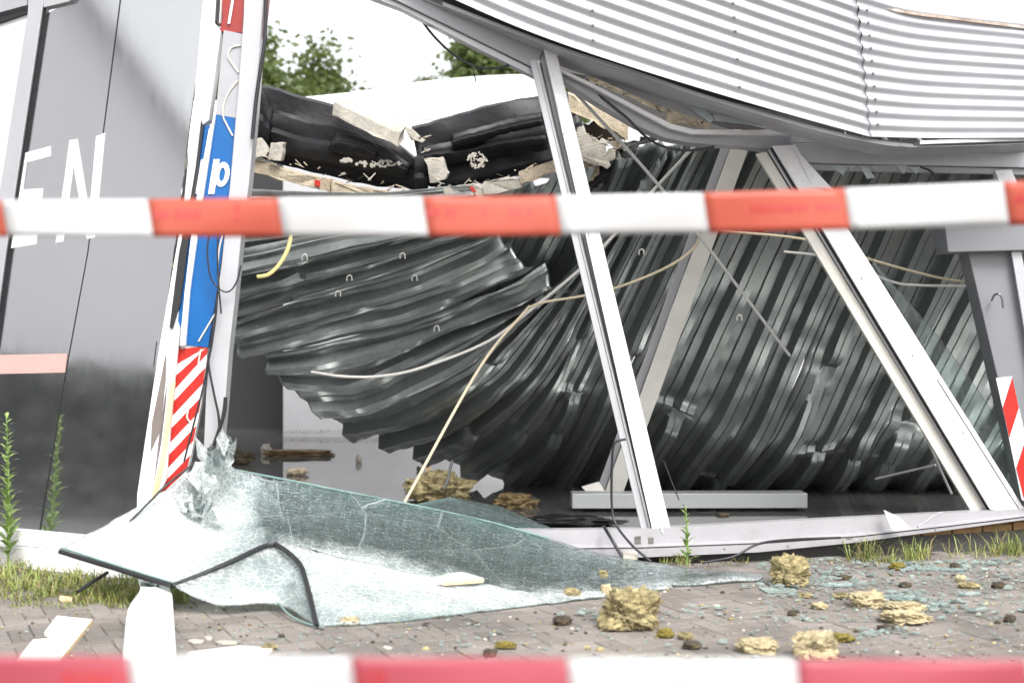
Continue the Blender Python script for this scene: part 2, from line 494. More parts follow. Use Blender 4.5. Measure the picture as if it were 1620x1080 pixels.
def clear_glass(name, tint, rough=0.02, haze=0.05):
    m, N, L, b = mat_new(name)
    N.remove(b); out = N['Material Output']
    tr = N.new('ShaderNodeBsdfTransparent'); tr.inputs[0].default_value = (*tint, 1)
    gl = N.new('ShaderNodeBsdfGlossy'); gl.inputs['Roughness'].default_value = rough
    fr = N.new('ShaderNodeFresnel'); fr.inputs['IOR'].default_value = 1.5
    mg = N.new('ShaderNodeMixShader')
    L.new(fr.outputs[0], mg.inputs[0]); L.new(tr.outputs[0], mg.inputs[1]); L.new(gl.outputs[0], mg.inputs[2])
    df = N.new('ShaderNodeBsdfDiffuse'); df.inputs[0].default_value = (0.6, 0.66, 0.65, 1)
    nz = N.new('ShaderNodeTexNoise'); nz.inputs['Scale'].default_value = 30; nz.inputs['Detail'].default_value = 8
    r = N.new('ShaderNodeMapRange'); r.inputs['From Min'].default_value, r.inputs['From Max'].default_value = 0.45, 0.75
    r.inputs['To Min'].default_value, r.inputs['To Max'].default_value = haze, haze * 5
    L.new(nz.outputs['Fac'], r.inputs['Value'])
    fin = N.new('ShaderNodeMixShader')
    L.new(r.outputs[0], fin.inputs[0]); L.new(mg.outputs[0], fin.inputs[1]); L.new(df.outputs[0], fin.inputs[2])
    L.new(fin.outputs[0], out.inputs['Surface'])
    return m
M['glass_dusty'] = clear_glass('dusty_glass', (0.8, 0.86, 0.85), haze=0.012)
M['glass_edge'] = mat('green_glass_edge', (0.16, 0.25, 0.235), 0.15, var=0.15)
M['shard_dark'] = clear_glass('dark_teal_glass', (0.42, 0.58, 0.56), haze=0.03)
M['shard_lit'] = clear_glass('lit_shard_glass', (0.75, 0.88, 0.85), haze=0.4)  # extra white haze stands in for light caught by the shards
M['shard'] = clear_glass('shard_glass', (0.66, 0.85, 0.81), haze=0.14)

def panel_mat():
    """grey foiled glazing of the left wall, spotted with rain marks"""
    m, N, L, b = mat_new('grey_foiled_glass')
    tc = N.new('ShaderNodeTexCoord')
    v = N.new('ShaderNodeTexVoronoi'); v.inputs['Scale'].default_value = 55
    mp = N.new('ShaderNodeMapping'); mp.inputs['Scale'].default_value = (1, 1, 0.55)
    L.new(tc.outputs['Object'], mp.inputs[0]); L.new(mp.outputs[0], v.inputs['Vector'])
    lt = N.new('ShaderNodeMath'); lt.operation = 'LESS_THAN'; lt.inputs[1].default_value = 0.1
    L.new(v.outputs['Distance'], lt.inputs[0])
    mx = N.new('ShaderNodeMix'); mx.data_type = 'RGBA'
    mx.inputs['A'].default_value = (0.05, 0.05, 0.058, 1); mx.inputs['B'].default_value = (0.02, 0.02, 0.02, 1)
    L.new(lt.outputs[0], mx.inputs['Factor'])
    L.new(mx.outputs['Result'], b.inputs['Base Color'])
    nz = N.new('ShaderNodeTexNoise'); nz.inputs['Scale'].default_value = 3; nz.inputs['Detail'].default_value = 8
    mp2 = N.new('ShaderNodeMapping'); mp2.inputs['Scale'].default_value = (6, 6, 1)
    L.new(tc.outputs['Object'], mp2.inputs[0]); L.new(mp2.outputs[0], nz.inputs['Vector'])
    r = N.new('ShaderNodeMapRange'); r.inputs['To Min'].default_value, r.inputs['To Max'].default_value = 0.03, 0.13
    L.new(nz.outputs['Fac'], r.inputs['Value']); L.new(r.outputs[0], b.inputs['Roughness'])
    b.inputs['IOR'].default_value = 10.0
    b.inputs['Specular IOR Level'].default_value = 0.5
    return m
M['panel'] = panel_mat()
M['pane_white'] = mat('reflection_white_glass', (0.72, 0.73, 0.75), 0.1, var=0.02)  # white base stands in for the bright reflection in the pane

def wet_floor():
    m, N, L, b = mat_new('wet_floor')
    tc = N.new('ShaderNodeTexCoord')
    nz = N.new('ShaderNodeTexNoise'); nz.inputs['Scale'].default_value = 1.2; nz.inputs['Detail'].default_value = 5
    L.new(tc.outputs['Object'], nz.inputs['Vector'])
    cr = N.new('ShaderNodeValToRGB')
    e = cr.color_ramp.elements
    e[0].position, e[0].color = 0.35, (0.06, 0.06, 0.062, 1)
    e[1].position, e[1].color = 0.7, (0.12, 0.117, 0.112, 1)
    L.new(nz.outputs['Fac'], cr.inputs[0]); L.new(cr.outputs[0], b.inputs['Base Color'])
    b.inputs['Roughness'].default_value = 0.03
    b.inputs['IOR'].default_value = 3.6
    n2 = N.new('ShaderNodeTexNoise'); n2.inputs['Scale'].default_value = 2.5
    bp = N.new('ShaderNodeBump'); bp.inputs['Strength'].default_value = 0.02; bp.inputs['Distance'].default_value = 0.01
    L.new(n2.outputs['Fac'], bp.inputs['Height']); L.new(bp.outputs[0], b.inputs['Normal'])
    return m
M['wet'] = wet_floor()

def tape_mat(name, col, a=0.85):
    m, N, L, b = mat_new(name)
    N.remove(b); out = N['Material Output']
    df = N.new('ShaderNodeBsdfDiffuse'); df.inputs[0].default_value = (*col, 1)
    tl = N.new('ShaderNodeBsdfTranslucent'); tl.inputs[0].default_value = (*col, 1)
    gl = N.new('ShaderNodeBsdfGlossy'); gl.inputs['Roughness'].default_value = 0.3
    m1 = N.new('ShaderNodeMixShader'); m1.inputs[0].default_value = 0.45
    L.new(df.outputs[0], m1.inputs[1]); L.new(tl.outputs[0], m1.inputs[2])
    fr = N.new('ShaderNodeFresnel'); fr.inputs['IOR'].default_value = 1.35
    m2 = N.new('ShaderNodeMixShader')
    L.new(fr.outputs[0], m2.inputs[0]); L.new(m1.outputs[0], m2.inputs[1]); L.new(gl.outputs[0], m2.inputs[2])
    tr = N.new('ShaderNodeBsdfTransparent'); tr.inputs[0].default_value = (*[min(1, c * 1.2) for c in col], 1)
    m3 = N.new('ShaderNodeMixShader'); m3.inputs[0].default_value = a
    L.new(tr.outputs[0], m3.inputs[1]); L.new(m2.outputs[0], m3.inputs[2])
    L.new(m3.outputs[0], out.inputs['Surface'])
    return m
M['tape_red'] = tape_mat('barrier_tape_red', (0.68, 0.17, 0.115), 0.88)
M['tape_pink'] = tape_mat('barrier_tape_red_near', (0.62, 0.15, 0.19), 0.8)
M['tape_white'] = tape_mat('barrier_tape_white', (0.8, 0.8, 0.8), 0.97)
M['tape_print'] = mat('tape_print', (0.42, 0.03, 0.03), 0.5)

# ------------------------------------------------------------------ the setting: ground, pavement, floor
g = mesh('ground', [(-300, -300, -0.03), (300, -300, -0.03), (300, 400, -0.03), (-300, 400, -0.03)], [[0, 1, 2, 3]], M['asphalt'])
tag(g, kind='structure')

pave = mesh('pavement', [(-5, 1.5, -0.014), (5.5, 1.5, -0.014), (5.5, 9.4, -0.014), (-5, 8.9, -0.014)], [[0, 1, 2, 3]], M['soil'],
            origin=(0, 6, -0.014))
tag(pave, kind='structure')

def paver_block(l, wd, tone, seed):
    r = random.Random(seed)
    c = 0.004
    a, b_ = l / 2 - 0.0014, wd / 2 - 0.0014
    vs = []
    for (ex, ey, z) in ((a, b_, -0.05), (a, b_, -c), (a - c, b_ - c, 0.0)):
        for sx, sy in ((-1, -1), (1, -1), (1, 1), (-1, 1)):
            vs.append((sx * ex, sy * ey, z + (r.uniform(-0.0012, 0.0012) if z > -0.04 else 0)))
    fs = [[8, 9, 10, 11]]
    for k in (0, 4):
        for i in range(4):
            j = (i + 1) % 4
            fs.append([k + i, k + j, k + 4 + j, k + 4 + i])
    return vs, fs
variants = []
for k in range(10):
    vs, fs = paver_block(0.2, 0.1, k, k)
    me = bpy.data.meshes.new('paver')
    me.from_pydata(vs, [], fs)
    me.materials.append(M['paver'])
    a = me.attributes.new('tone', 'FLOAT', 'POINT')
    a.data.foreach_set('value', [k / 9.0] * len(vs))
    variants.append((me, vs, fs))

ang = math.radians(24)
ca, sa = math.cos(ang), math.sin(ang)
bricks = []
for cx in range(-95, 95):
    for cy in range(-30, 120):
        k = (cx - cy) % 4
        if k == 0: c, rot = ((cx + 1) * 0.1, (cy + 0.5) * 0.1), 0
        elif k == 3: c, rot = ((cx + 0.5) * 0.1, (cy + 1) * 0.1), math.pi / 2
        else: continue
        x, y = c[0] * ca - c[1] * sa + 0.03, c[0] * sa + c[1] * ca
        if not (4.6 < y < 9.0): continue
        px = CX + x / y * FPX
        if not (-120 < px < 1740): continue
        if y > 8.25 + 0.22 * x - 0.1 : continue
        bricks.append((y, x, rot + ang))
bricks.sort()
def in_view(b):
    py = CY + CAMZ / b[0] * FPX
    px = CX + b[1] / b[0] * FPX
    return py < 1085 and -20 < px < 1640
seen = [b for b in bricks if in_view(b)]
near = seen[:296]
rest = [b for b in bricks if b not in set(near)]
for i, (y, x, r) in enumerate(near):
    me = variants[random.randrange(10)][0]
    o = bpy.data.objects.new('paver', me)
    o.parent = pave
    o.location = (x, y - 6, 0.014 + random.uniform(-0.002, 0.0025))
    o.rotation_euler = (random.uniform(-.006, .006), random.uniform(-.006, .006), r + random.uniform(-.012, .012))
    COL.objects.link(o)
vs, fs, tone = [], [], []
for (y, x, r) in rest:
    r += random.uniform(-.012, .012)
    k = random.randrange(10)
    bv, bf = variants[k][1], variants[k][2]
    n0 = len(vs)
    c_, s_ = math.cos(r), math.sin(r)
    dz = random.uniform(-0.002, 0.0025)
    for v in bv:
        vs.append((v[0] * c_ - v[1] * s_ + x, v[0] * s_ + v[1] * c_ + y, v[2] + dz))
    fs += [[n0 + q for q in f] for f in bf]
    tone += [k / 9.0] * len(bv)
o = mesh('paver_field', vs, fs, M['paver'], pave)
a = o.data.attributes.new('tone', 'FLOAT', 'POINT'); a.data.foreach_set('value', tone)
o['kind'] = 'stuff'

FZ = 0.1
fl = mesh('interior_floor', [(-7, 8.0, FZ), (1, 8.6, FZ), (9, 10.2, FZ), (9, 22, FZ), (-9, 22, FZ)], [[0, 1, 2, 3, 4]], M['wet'])
tag(fl, kind='structure')

# ------------------------------------------------------------------ rear of the building
def rw(px, py, Y): return W(px, py, Y)
bw = box('rear_wall', ((448 - CX) / FPX * 18 + 6.0, 18.1, 2.0), 12.0, 0.2, 3.8, M['wall_grey'])
tag(bw, 'pale grey rear wall seen behind the lower edge of the hanging roof deck', 'wall')
dw = box('dark_wall', (-5.2, 19.6, 2.0), 6.0, 0.2, 3.8, M['wall_dark'])
tag(dw, 'dark unlit inner wall beside the leaning corner pillar', 'wall')
for nm, x in (('side_wall', -6.6), ('side_wall', 8.6)):
    o = box(nm, (x, 15.0 if x < 0 else 15.4, 2.0), 0.2, 9.0 if x < 0 else 9.4, 3.8, M['wall_dark'] if x < 0 else M['wall_grey'])
    tag(o, 'dark side wall of the shop behind the left glazing' if x < 0 else 'grey side wall of the shop behind the steel column', 'wall')
# row of brown rivets at the foot of the rear wall
vs, fs = [], []
for i in range(34):
    px = 452 + i * 5.6
    p = W(px, 682 + random.uniform(-1.5, 1.5), 17.98)
    n0 = len(vs); s = random.uniform(0.008, 0.017)
    vs += box_pts(p, s, 0.02, s); fs += [[n0 + q for q in f] for f in BOXF]
o = mesh('rust_spots', vs, fs, M['brown'], bw); o['kind'] = 'stuff'

# sagging white membrane roof over the rear of the shop
cols = []
for px0, yb, yt in ((150, 190, 158), (330, 190, 157), (480, 176, 155), (580, 188, 142), (660, 205, 127), (760, 200, 117), (880, 205, 118)):
    cols.append([W(px0, yb + 28, 11.2), W(px0, yb, 11.7), W(px0, (yb + yt) / 2 - 2, 13.3), W(px0, yt, 15.1)])
P = crm(np.array([[tuple(v) for v in c] for c in cols]), 60)
P = np.stack([crm(P[i], 24) for i in range(P.shape[0])])
for i in range(P.shape[0]):
    for j in range(P.shape[1]):
        P[i, j, 2] += 0.05 * n3(P[i, j], 0.9)
mr = thing('membrane_roof', 'sagging white membrane roof behind the black felt edge', 'roof', (0, 15, 3))
o = solid(grid('membrane', P, M['membrane'], mr), 0.25)
o2 = tube('edge_flashing', pts([(588, 178), (630, 184), (700, 190), (712, 186)], 11.9), 0.02, M['grey_alu'], mr)

# ------------------------------------------------------------------ trees beyond the roof
def tree(px, ptop, Y, rad, label, seed, leaves=26000, squash=0.9, lsize=0.19):
    r = random.Random(seed)
    top = W(px, ptop, Y)
    base = Vector((top.x, Y, 0))
    t = thing('broadleaf_tree', label, 'tree', base, 'trees beyond the roof')
    h = top.z
    cz = h - rad * squash
    tp = [base, base + Vector((0.1, 0, h * 0.4)), Vector((top.x + 0.05, Y, cz + rad * 0.4))]
    tube('trunk', tp, [0.26, 0.2, 0.12, 0.06], M['bark'], t, n=12)
    clumps = []
    for k in range(110):
        d = Vector((r.gauss(0, 1), r.gauss(0, 1), r.gauss(0, 0.9))).normalized()
        q = rad * r.uniform(0.3, 1.0) ** 0.6
        c = Vector((top.x, Y, cz)) + Vector((d.x * q, d.y * q, d.z * q * squash))
        clumps.append((c, rad * r.uniform(0.13, 0.3)))
    for k in range(9):
        c = clumps[k * 11][0]
        s = Vector((top.x, Y, cz - rad * 0.5 + 0.1 * k * rad))
        tube('limb', [s, (s + c) / 2 + Vector((0, 0, 0.15)), c], [0.07, 0.04, 0.02], M['bark'], t, n=8, sides=5)
    vs, fs = [], []
    for k in range(leaves):
        c, cr = clumps[r.randrange(len(clumps))]
        p = c + Vector((r.gauss(0, 1), r.gauss(0, 1), r.gauss(0, 0.75))) * cr * 0.62
        a = Vector((r.uniform(-1, 1), r.uniform(-1, 1), r.uniform(-0.6, 0.3))).normalized()
        b = a.cross(Vector((r.uniform(-1, 1), r.uniform(-1, 1), r.uniform(0.2, 1)))).normalized()
        s = lsize * r.uniform(0.6, 1.3)
        n0 = len(vs)
        vs += [p, p + a * s * 0.5 + b * s * 0.32, p + a * s, p + a * s * 0.5 - b * s * 0.32]
        fs.append([n0, n0 + 1, n0 + 2, n0 + 3])
    o = mesh('crown', vs, fs, M['leaf'], t)
    return t
tree(400, 52, 34, 2.3, 'green tree showing between the grey corner post and the open sky', 3)
tree(812, 30, 36, 1.9, 'green tree behind the sloping header beam above the white roof', 11)
tree(675, 119, 44, 0.55, 'small treetop just peeking over the white roof', 5, 1200, 0.8, 0.1)

# house across the yard, mirrored in the left glazing
hs_ = thing('gabled_house', 'pale rendered gabled house across the yard, mirrored in the left glazing', 'house', (-18, 6, 0))
hx = -14.0
gab = [(0.0, 0), (12.0, 0), (12.0, 2.4), (6.0, 8.4), (0.0, 2.4)]
prism('wall', [Vector((hx, y, z)) for y, z in gab], 9, M['house'], hs_, (-1, 0, 0))
for sg in (-1, 1):
    y0, z0, y1, z1 = 6.0, 8.42, 6.0 + sg * 6.4, 2.04
    prism('roof', [Vector((hx + .12, y0, z0)), Vector((hx + .12, y1, z1)), Vector((hx + .12, y1, z1 + .18)), Vector((hx + .12, y0, z0 + .2))], 9.3, M['roof_tile'], hs_, (-1, 0, 0))
def hedge(name, x, y0, y1, h, label):
    r = random.Random(2)
    vs, fs = [], []
    for k in range(26000):
        p = Vector((x + r.uniform(-.35, .35), r.uniform(y0, y1), h * r.random() ** 0.8))
        a = Vector((r.uniform(-1, 1), r.uniform(-1, 1), r.uniform(-.5, .8))).normalized()
        b = a.cross(Vector((r.uniform(-1, 1), r.uniform(-1, 1), 1))).normalized()
        n0 = len(vs); q = r.uniform(.08, .16)
        vs += [p, p + a * q * .5 + b * q * .35, p + a * q, p + a * q * .5 - b * q * .35]
        fs.append([n0, n0 + 1, n0 + 2, n0 + 3])
    return tag(mesh(name, vs, fs, M['leaf_dark']), label, 'hedge')
hedge('added_hedge', -12.8, -2.0, 12.5, 1.95, 'added unseen hedge in front of the pale house, darkening the lower reflection in the left glazing')  # made-up hedge out of view, added to darken the glazing's lower reflection

# ------------------------------------------------------------------ corrugated fascia
fa = thing('corrugated_fascia', 'bent silver corrugated metal fascia sagging over the shopfront', 'cladding', W(1100, 200, 8.6))
def corr_sheet(bottom, top, nu, waves, label=None):
    B = crm(np.array([tuple(W(*p)) for p in bottom]), nu)
    T = crm(np.array([tuple(W(*p)) for p in top]), nu)
    per = 14
    nv = waves * per + 1
    P = np.zeros((nu, nv, 3))
    for j in range(nv):
        f = j / (nv - 1)
        P[:, j] = B * (1 - f) + T * f
    du = np.gradient(P, axis=0); dv = np.gradient(P, axis=1)
    N = np.cross(du, dv); N /= np.linalg.norm(N, axis=2)[:, :, None]
    N *= np.sign(-N[:, :, 1])[:, :, None]
    ph = np.arange(nv) / per * 2 * math.pi
    amp = 0.0095 * np.cos(ph)
    Q = P + N * amp[None, :, None]
    for i in range(nu):
        for j in range(0, nv):
            Q[i, j] += N[i, j] * 0.006 * n3(P[i, j], 1.6, 2)
    o = grid('corrugated_sheet', Q, M['fascia'], fa)
    solid(o, 0.0015)
    return P, N
b1 = [(560, -75, 8.02), (718, 0, 8.02), (850, 56, 8.02), (1021, 114, 8.02), (1200, 168, 8.03), (1379, 218, 8.08)]
t1 = [(590, -330, 8.0), (720, -262, 8.0), (850, -205, 8.0), (1010, -140, 8.0), (1180, -72, 8.02), (1354, -8, 8.08)]
P1, N1 = corr_sheet(b1, t1, 70, 11)
b2 = [(1378, 217, 8.075), (1450, 219, 8.16), (1530, 219.5, 8.28), (1660, 219, 8.5)]
t2 = [(1356, -6, 8.07), (1430, 14, 8.25), (1530, 28, 8.45), (1660, 43, 8.7)]
P2, N2 = corr_sheet(b2, t2, 40, 11)
# screws, sitting on wave crests
def screw(p, n):
    a = n.cross(Vector((0, 0, 1))).normalized(); b = a.cross(n)
    vs = []
    for rr, h in ((0.0085, 0.0), (0.0085, 0.003), (0.0055, 0.004), (0.005, 0.008)):
        for s in range(8):
            th = s * math.pi / 4
            vs.append(p + a * rr * math.cos(th) + b * rr * math.sin(th) + n * h)
    fs = [[24 + s for s in range(8)]]
    for k in range(3):
        for s in range(8):
            q = (s + 1) % 8
            fs.append([k * 8 + s, k * 8 + q, k * 8 + 8 + q, k * 8 + 8 + s])
    mesh('screw', vs, fs, M['screw'], fa)
def put_screws(P, N, iu, rows):
    for wv in rows:
        j = min(int(wv * 14), P.shape[1] - 1)
        n = Vector(N[iu, j]); p = Vector(P[iu, j]) + n * 0.0105
        screw(p, n)
def near_u(P, px):
    xs = CX + P[:, 0, 0] / P[:, 0, 1] * FPX
    return int(np.argmin(abs(xs - px)))
put_screws(P1, N1, near_u(P1, 943), (1, 2, 3, 5, 7))
put_screws(P1, N1, near_u(P1, 1176), (1, 3, 5, 6, 7, 9))
put_screws(P2, N2, 2, (1, 2, 3, 4, 5, 6, 7, 8, 9, 10))
# lower trims
def strip(name, path, h, depth_thick, m, parent, up=(0, 0, 1)):
    P = crm(np.array([tuple(p) for p in path]), max(6, len(path) * 5))
    vs, fs = [], []
    for p in P:
        p = Vector(p)
        vs += [p, p + Vector((0, 0, h)), p + Vector((0, depth_thick, h)), p + Vector((0, depth_thick, 0))]
    k = len(P)
    for i in range(k - 1):
        for s in range(4):
            q = (s + 1) % 4
            fs.append([i * 4 + s, (i + 1) * 4 + s, (i + 1) * 4 + q, i * 4 + q])
    fs += [[0, 1, 2, 3], [4 * k - 1, 4 * k - 2, 4 * k - 3, 4 * k - 4]]
    return mesh(name, vs, fs, m, parent)
strip('flashing_strip', [W(700, 9, 8.1), W(870, 74, 8.1), W(1000, 116, 8.1), (W(1120, 157, 8.1)), W(1290, 206, 8.12), W(1385, 227, 8.14), W(1445, 234, 8.2)], 0.022, 0.12, M['grey_alu'], fa)
strip('flashing_strip', [W(1456, 228, 8.17), W(1540, 225, 8.3), W(1660, 222, 8.55)], 0.02, 0.12, M['white_alu'], fa)
strip('top_edge_strip', [W(1330, -10, 8.06), W(1420, 19, 8.22), W(1530, 34, 8.43), W(1660, 50, 8.68)], 0.016, 0.06, M['rust'], fa)
strip('soffit_board', [W(650, -8, 8.12), W(860, 72, 8.12), W(1120, 156, 8.13), W(1385, 224, 8.16), W(1480, 232, 8.24), W(1660, 226, 8.56)], 0.006, 0.42, M['header'], fa)
mesh('backing_board', [W(560, -60, 8.14), W(850, 66, 8.14), W(1120, 152, 8.15), W(1380, 214, 8.2), W(1660, 212, 8.75), W(1660, 50, 8.85), W(1430, 18, 8.4), W(1354, -2, 8.2), W(1180, -66, 8.14), W(850, -200, 8.14), W(590, -325, 8.14)],
     [list(range(11))], M['plinth'], fa)

# ------------------------------------------------------------------ shopfront frame: header, lintel, mullions, sill
sf = thing('shopfront_frame', 'buckled white and grey aluminium shopfront frame with two leaning mullions', 'window frame', W(1200, 830, 8.5))
FR = lambda px: facade(px)
def beam(name, top, bot, thick, m, yoff=0.0, bev=0.004):
    """front strip between two px polylines of equal length, on the facade plane, given thickness"""
    k = len(top)
    vs, fs = [], []
    for (a, b) in zip(top, bot):
        A, B = W(a[0], a[1], FR(a[0]) + yoff), W(b[0], b[1], FR(b[0]) + yoff)
        d = Vector((0, thick, 0))
        vs += [A, B, B + d, A + d]
    for i in range(k - 1):
        for s in range(4):
            q = (s + 1) % 4
            fs.append([i * 4 + s, i * 4 + q, (i + 1) * 4 + q, (i + 1) * 4 + s])
    fs += [[3, 2, 1, 0], [4 * k - 4, 4 * k - 3, 4 * k - 2, 4 * k - 1]]
    o = mesh(name, vs, fs, m, sf)
    if bev: bevel(o, bev)
    return o
beam('header', [(560, -78), (660, -18), (760, 22), (862, 62)], [(560, -30), (630, 2), (740, 56), (850, 110)], 0.16, M['header'])
beam('header_bead', [(560, -28), (630, 4), (740, 58), (846, 111)], [(560, -14), (634, 14), (744, 72), (850, 124)], 0.1, M['grey_alu'], 0.03)
beam('header', [(880, 108), (940, 135), (1010, 176), (1060, 202), (1095, 211), (1180, 212), (1256, 212)],
     [(882, 122), (940, 160), (1005, 198), (1050, 218), (1090, 226), (1180, 232), (1250, 240)], 0.16, M['header'], 0.05)
beam('header_bead', [(882, 107), (935, 131), (1010, 170), (1062, 196), (1098, 205), (1180, 206), (1256, 204)],
     [(880, 110), (936, 137), (1010, 177), (1060, 203), (1095, 212), (1180, 212.5), (1256, 212.5)], 0.05, M['white_alu'], -0.02, 0.0)
beam('lintel', [(1252, 226), (1340, 229), (1440, 230), (1660, 234)], [(1278, 257), (1340, 259), (1440, 261), (1660, 266)], 0.14, M['grey_alu'], 0.0)
beam('lintel_bead', [(1280, 259), (1340, 261), (1440, 263), (1660, 268)], [(1282, 268), (1340, 270), (1440, 272), (1660, 277)], 0.05, M['header'], 0.04, 0.0)
beam('soffit_panel', [(1256, 205), (1400, 222), (1660, 222)], [(1252, 225), (1400, 229), (1660, 233)], 0.03, M['header'], 0.06, 0.0)
beam('jamb', [(1574, 270), (1600, 268)], [(1586, 300), (1614, 300)], 0.06, M['white_alu'], 0.02, 0.0)
def mull(name, a0, a1, b0, b1, thick, m, yoff=0.0, parent=None, bev=0.003):
    q = [W(p[0], p[1], FR(p[0]) + yoff) for p in (a0, a1, b1, b0)]
    return prism(name, q, thick, m, parent or sf, (0.1, 1, 0), bev)
m1 = mull('mullion', (858, 70), (880, 82), (1032, 838), (1063, 846), 0.12, M['white_alu'], -0.06)
mull('mullion_core', (838, 98), (872, 92), (1014, 836), (1056, 840), 0.06, M['grey_alu'], 0.0, m1, 0)
# profile details of that mullion: side bead, gaskets, glazing groove
mull('glazing_bead', (838, 96), (848, 92), (1014, 834), (1025, 836), 0.05, M['grey_alu'], -0.01, m1, 0.002)
mull('glazing_bead', (849, 96), (853, 94), (1026.5, 835), (1030, 836), 0.05, M['white_alu'], -0.02, m1, 0.002)
mull('gasket', (853.6, 100), (856.4, 100), (1030.4, 838), (1033, 838), 0.05, M['gasket'], -0.035, m1, 0)
mull('cover_ridge', (868, 110), (871, 110), (1047, 842), (1050, 843), 0.02, M['white_alu'], -0.068, m1, 0.001)
m2 = mull('mullion', (1222, 231), (1258, 229), (1567, 806), (1624, 810), 0.12, M['white_alu'], -0.05)
mull('glazing_bead', (1196, 243), (1213, 240), (1536, 808), (1560, 808), 0.07, M['beige_steel'], 0.02, m2)
mull('glazing_bead', (1215, 238), (1218.5, 236), (1559.5, 808), (1563, 808), 0.07, M['grey_alu'], 0.0, m2, 0.001)
mull('gasket', (1213, 240), (1216, 238), (1559, 808), (1562, 808), 0.04, M['gasket'], 0.03, m2, 0)
mull('gasket', (1218.5, 235), (1222.5, 232), (1563, 808), (1567.5, 807), 0.06, M['gasket'], -0.01, m2, 0)
mull('cover_joint', (1482, 600), (1483.2, 600), (1612.6, 806), (1613.8, 806), 0.002, M['gasket'], -0.0545, m2, 0)
prism('torn_flap', [W(1256, 232, 8.55), W(1290, 270, 8.6), W(1318, 300, 8.6), W(1285, 296, 8.6)], 0.004, M['white_alu'], m2)
# sill: upper channel and lower lip, bent up at its right end
st = [(760, 838), (857, 838), (1018, 836), (1200, 826), (1360, 818), (1430, 814.5), (1500, 811), (1640, 803)]
sm = [(760, 862), (857, 862), (1018, 860), (1200, 853), (1360, 842), (1430, 834), (1500, 826), (1640, 809)]
sb = [(760, 884), (857, 883), (1018, 881), (1200, 873), (1360, 857), (1430, 847), (1500, 838), (1640, 819)]
SY = lambda px, o: facade(px) + o
def sill_part(name, rows, m, bev=0.003):
    vs, fs = [], []
    k = len(rows[0][0])
    r = len(rows)
    for i in range(k):
        for (line, off) in rows:
            vs.append(W(line[i][0], line[i][1], SY(line[i][0], off)))
    for i in range(k - 1):
        for s in range(r - 1):
            fs.append([i * r + s, i * r + s + 1, (i + 1) * r + s + 1, (i + 1) * r + s])
    o = mesh(name, vs, fs, m, sf)
    return o
up = [(p[0], p[1] - 3) for p in st]
o = sill_part('sill', [(up, 0.02), (st, -0.06), (sm, -0.06), ([(p[0], p[1] + 5) for p in sm], -0.12), (sb, -0.12), ([(p[0], p[1] + 1) for p in sb], -0.02)], M['sill'])
solid(o, 0.006)
sill_part('sill_gap_shade', [([(p[0], p[1] + 5.2) for p in sm], -0.1215), ([(p[0], p[1] + 7) for p in sm], -0.1215)], M['gasket'])  # dark strip painted in for the shade between channel and lip
M['grime'] = mat('grime', (0.12, 0.11, 0.1), 0.8, var=0.5, scale=30)
for (a0, b0, a1, b1) in ((1004, 848, 1014, 860), (1026, 850, 1034, 861)):
    prism('bracket', [W(a, b, SY(a, -0.066)) for a, b in ((a0, b0), (a1, b0), (a1, b1), (a0, b1))], 0.012, M['grime'], sf, bev=0.002)
for (a0, b0) in ((1340, 851), (1343, 852), (1347, 851), (1146, 868), (1246, 864), (1480, 838), (925, 872)):
    prism('rivet', [W(a0 + 1.4 * math.cos(t), b0 + 1.4 * math.sin(t), SY(a0, -0.124)) for t in (0, 1.05, 2.1, 3.14, 4.2, 5.24)], 0.004, M['grime'], sf)
for f_ in (0.12, 0.34, 0.57, 0.8):
    for (A, B) in (((869, 130), (1046, 820)), ((1244, 260), (1594, 790))):
        x_, y_ = A[0] + (B[0] - A[0]) * f_, A[1] + (B[1] - A[1]) * f_
        prism('rivet', [W(x_ + 1.7 * math.cos(t), y_ + 1.7 * math.sin(t), facade(x_) - (0.064 if A[0] < 1000 else 0.054)) for t in (0, 1.05, 2.1, 3.14, 4.2, 5.24)], 0.004, M['screw'], sf)
# broken shards still stuck under the lintel
for k, pl in enumerate([[(1312, 262), (1342, 262), (1334, 277)], [(1341, 262), (1352, 262), (1346, 271)], [(1360, 262), (1372, 262), (1384, 281), (1372, 283)],
           [(1376, 262), (1390, 262), (1388, 270)], [(1391, 262), (1402, 262), (1398, 268)], [(1404, 262), (1418, 262), (1415, 267)], [(1418, 262), (1436, 262), (1430, 276), (1424, 270)], [(1436, 264), (1456, 265), (1450, 275)]]):
    o = prism('glass_remnant', pts(pl, lambda p: facade(p) + 0.03), 0.006, M['shard_lit'], sf)
# pane remnant right of the second mullion
rem = [(1392, 425), (1432, 500), (1475, 556), (1520, 590), (1600, 698), (1640, 752), (1640, 812), (1612, 800), (1540, 668), (1470, 560)]
prism('pane_remnant', pts([(1372, 400), (1398, 432), (1438, 478), (1482, 528), (1540, 606), (1598, 690), (1618, 740), (1640, 800), (1618, 806), (1470, 570)], lambda p: facade(p) + 0.02), 0.008, M['glass_dusty'], sf)

# splinter of glass leaning on the sill
o = prism('glass_splinter', [W(1398, 806, 8.62), W(1424, 818, 8.58), W(1442, 836, 8.5), W(1411, 838, 8.5)], 0.008, M['shard_lit'])
tag(o, 'pointed pale glass splinter stuck upright on the white sill', 'glass shard')
o = tube('loose_cord', [W(1452, 833, 8.52), W(1462, 826, 8.56), (W(1478, 815, 8.62)), W(1490, 810, 8.68)], 0.006, M['header'])
tag(o, 'short grey cord curled on the sill beside the glass splinter', 'cord')

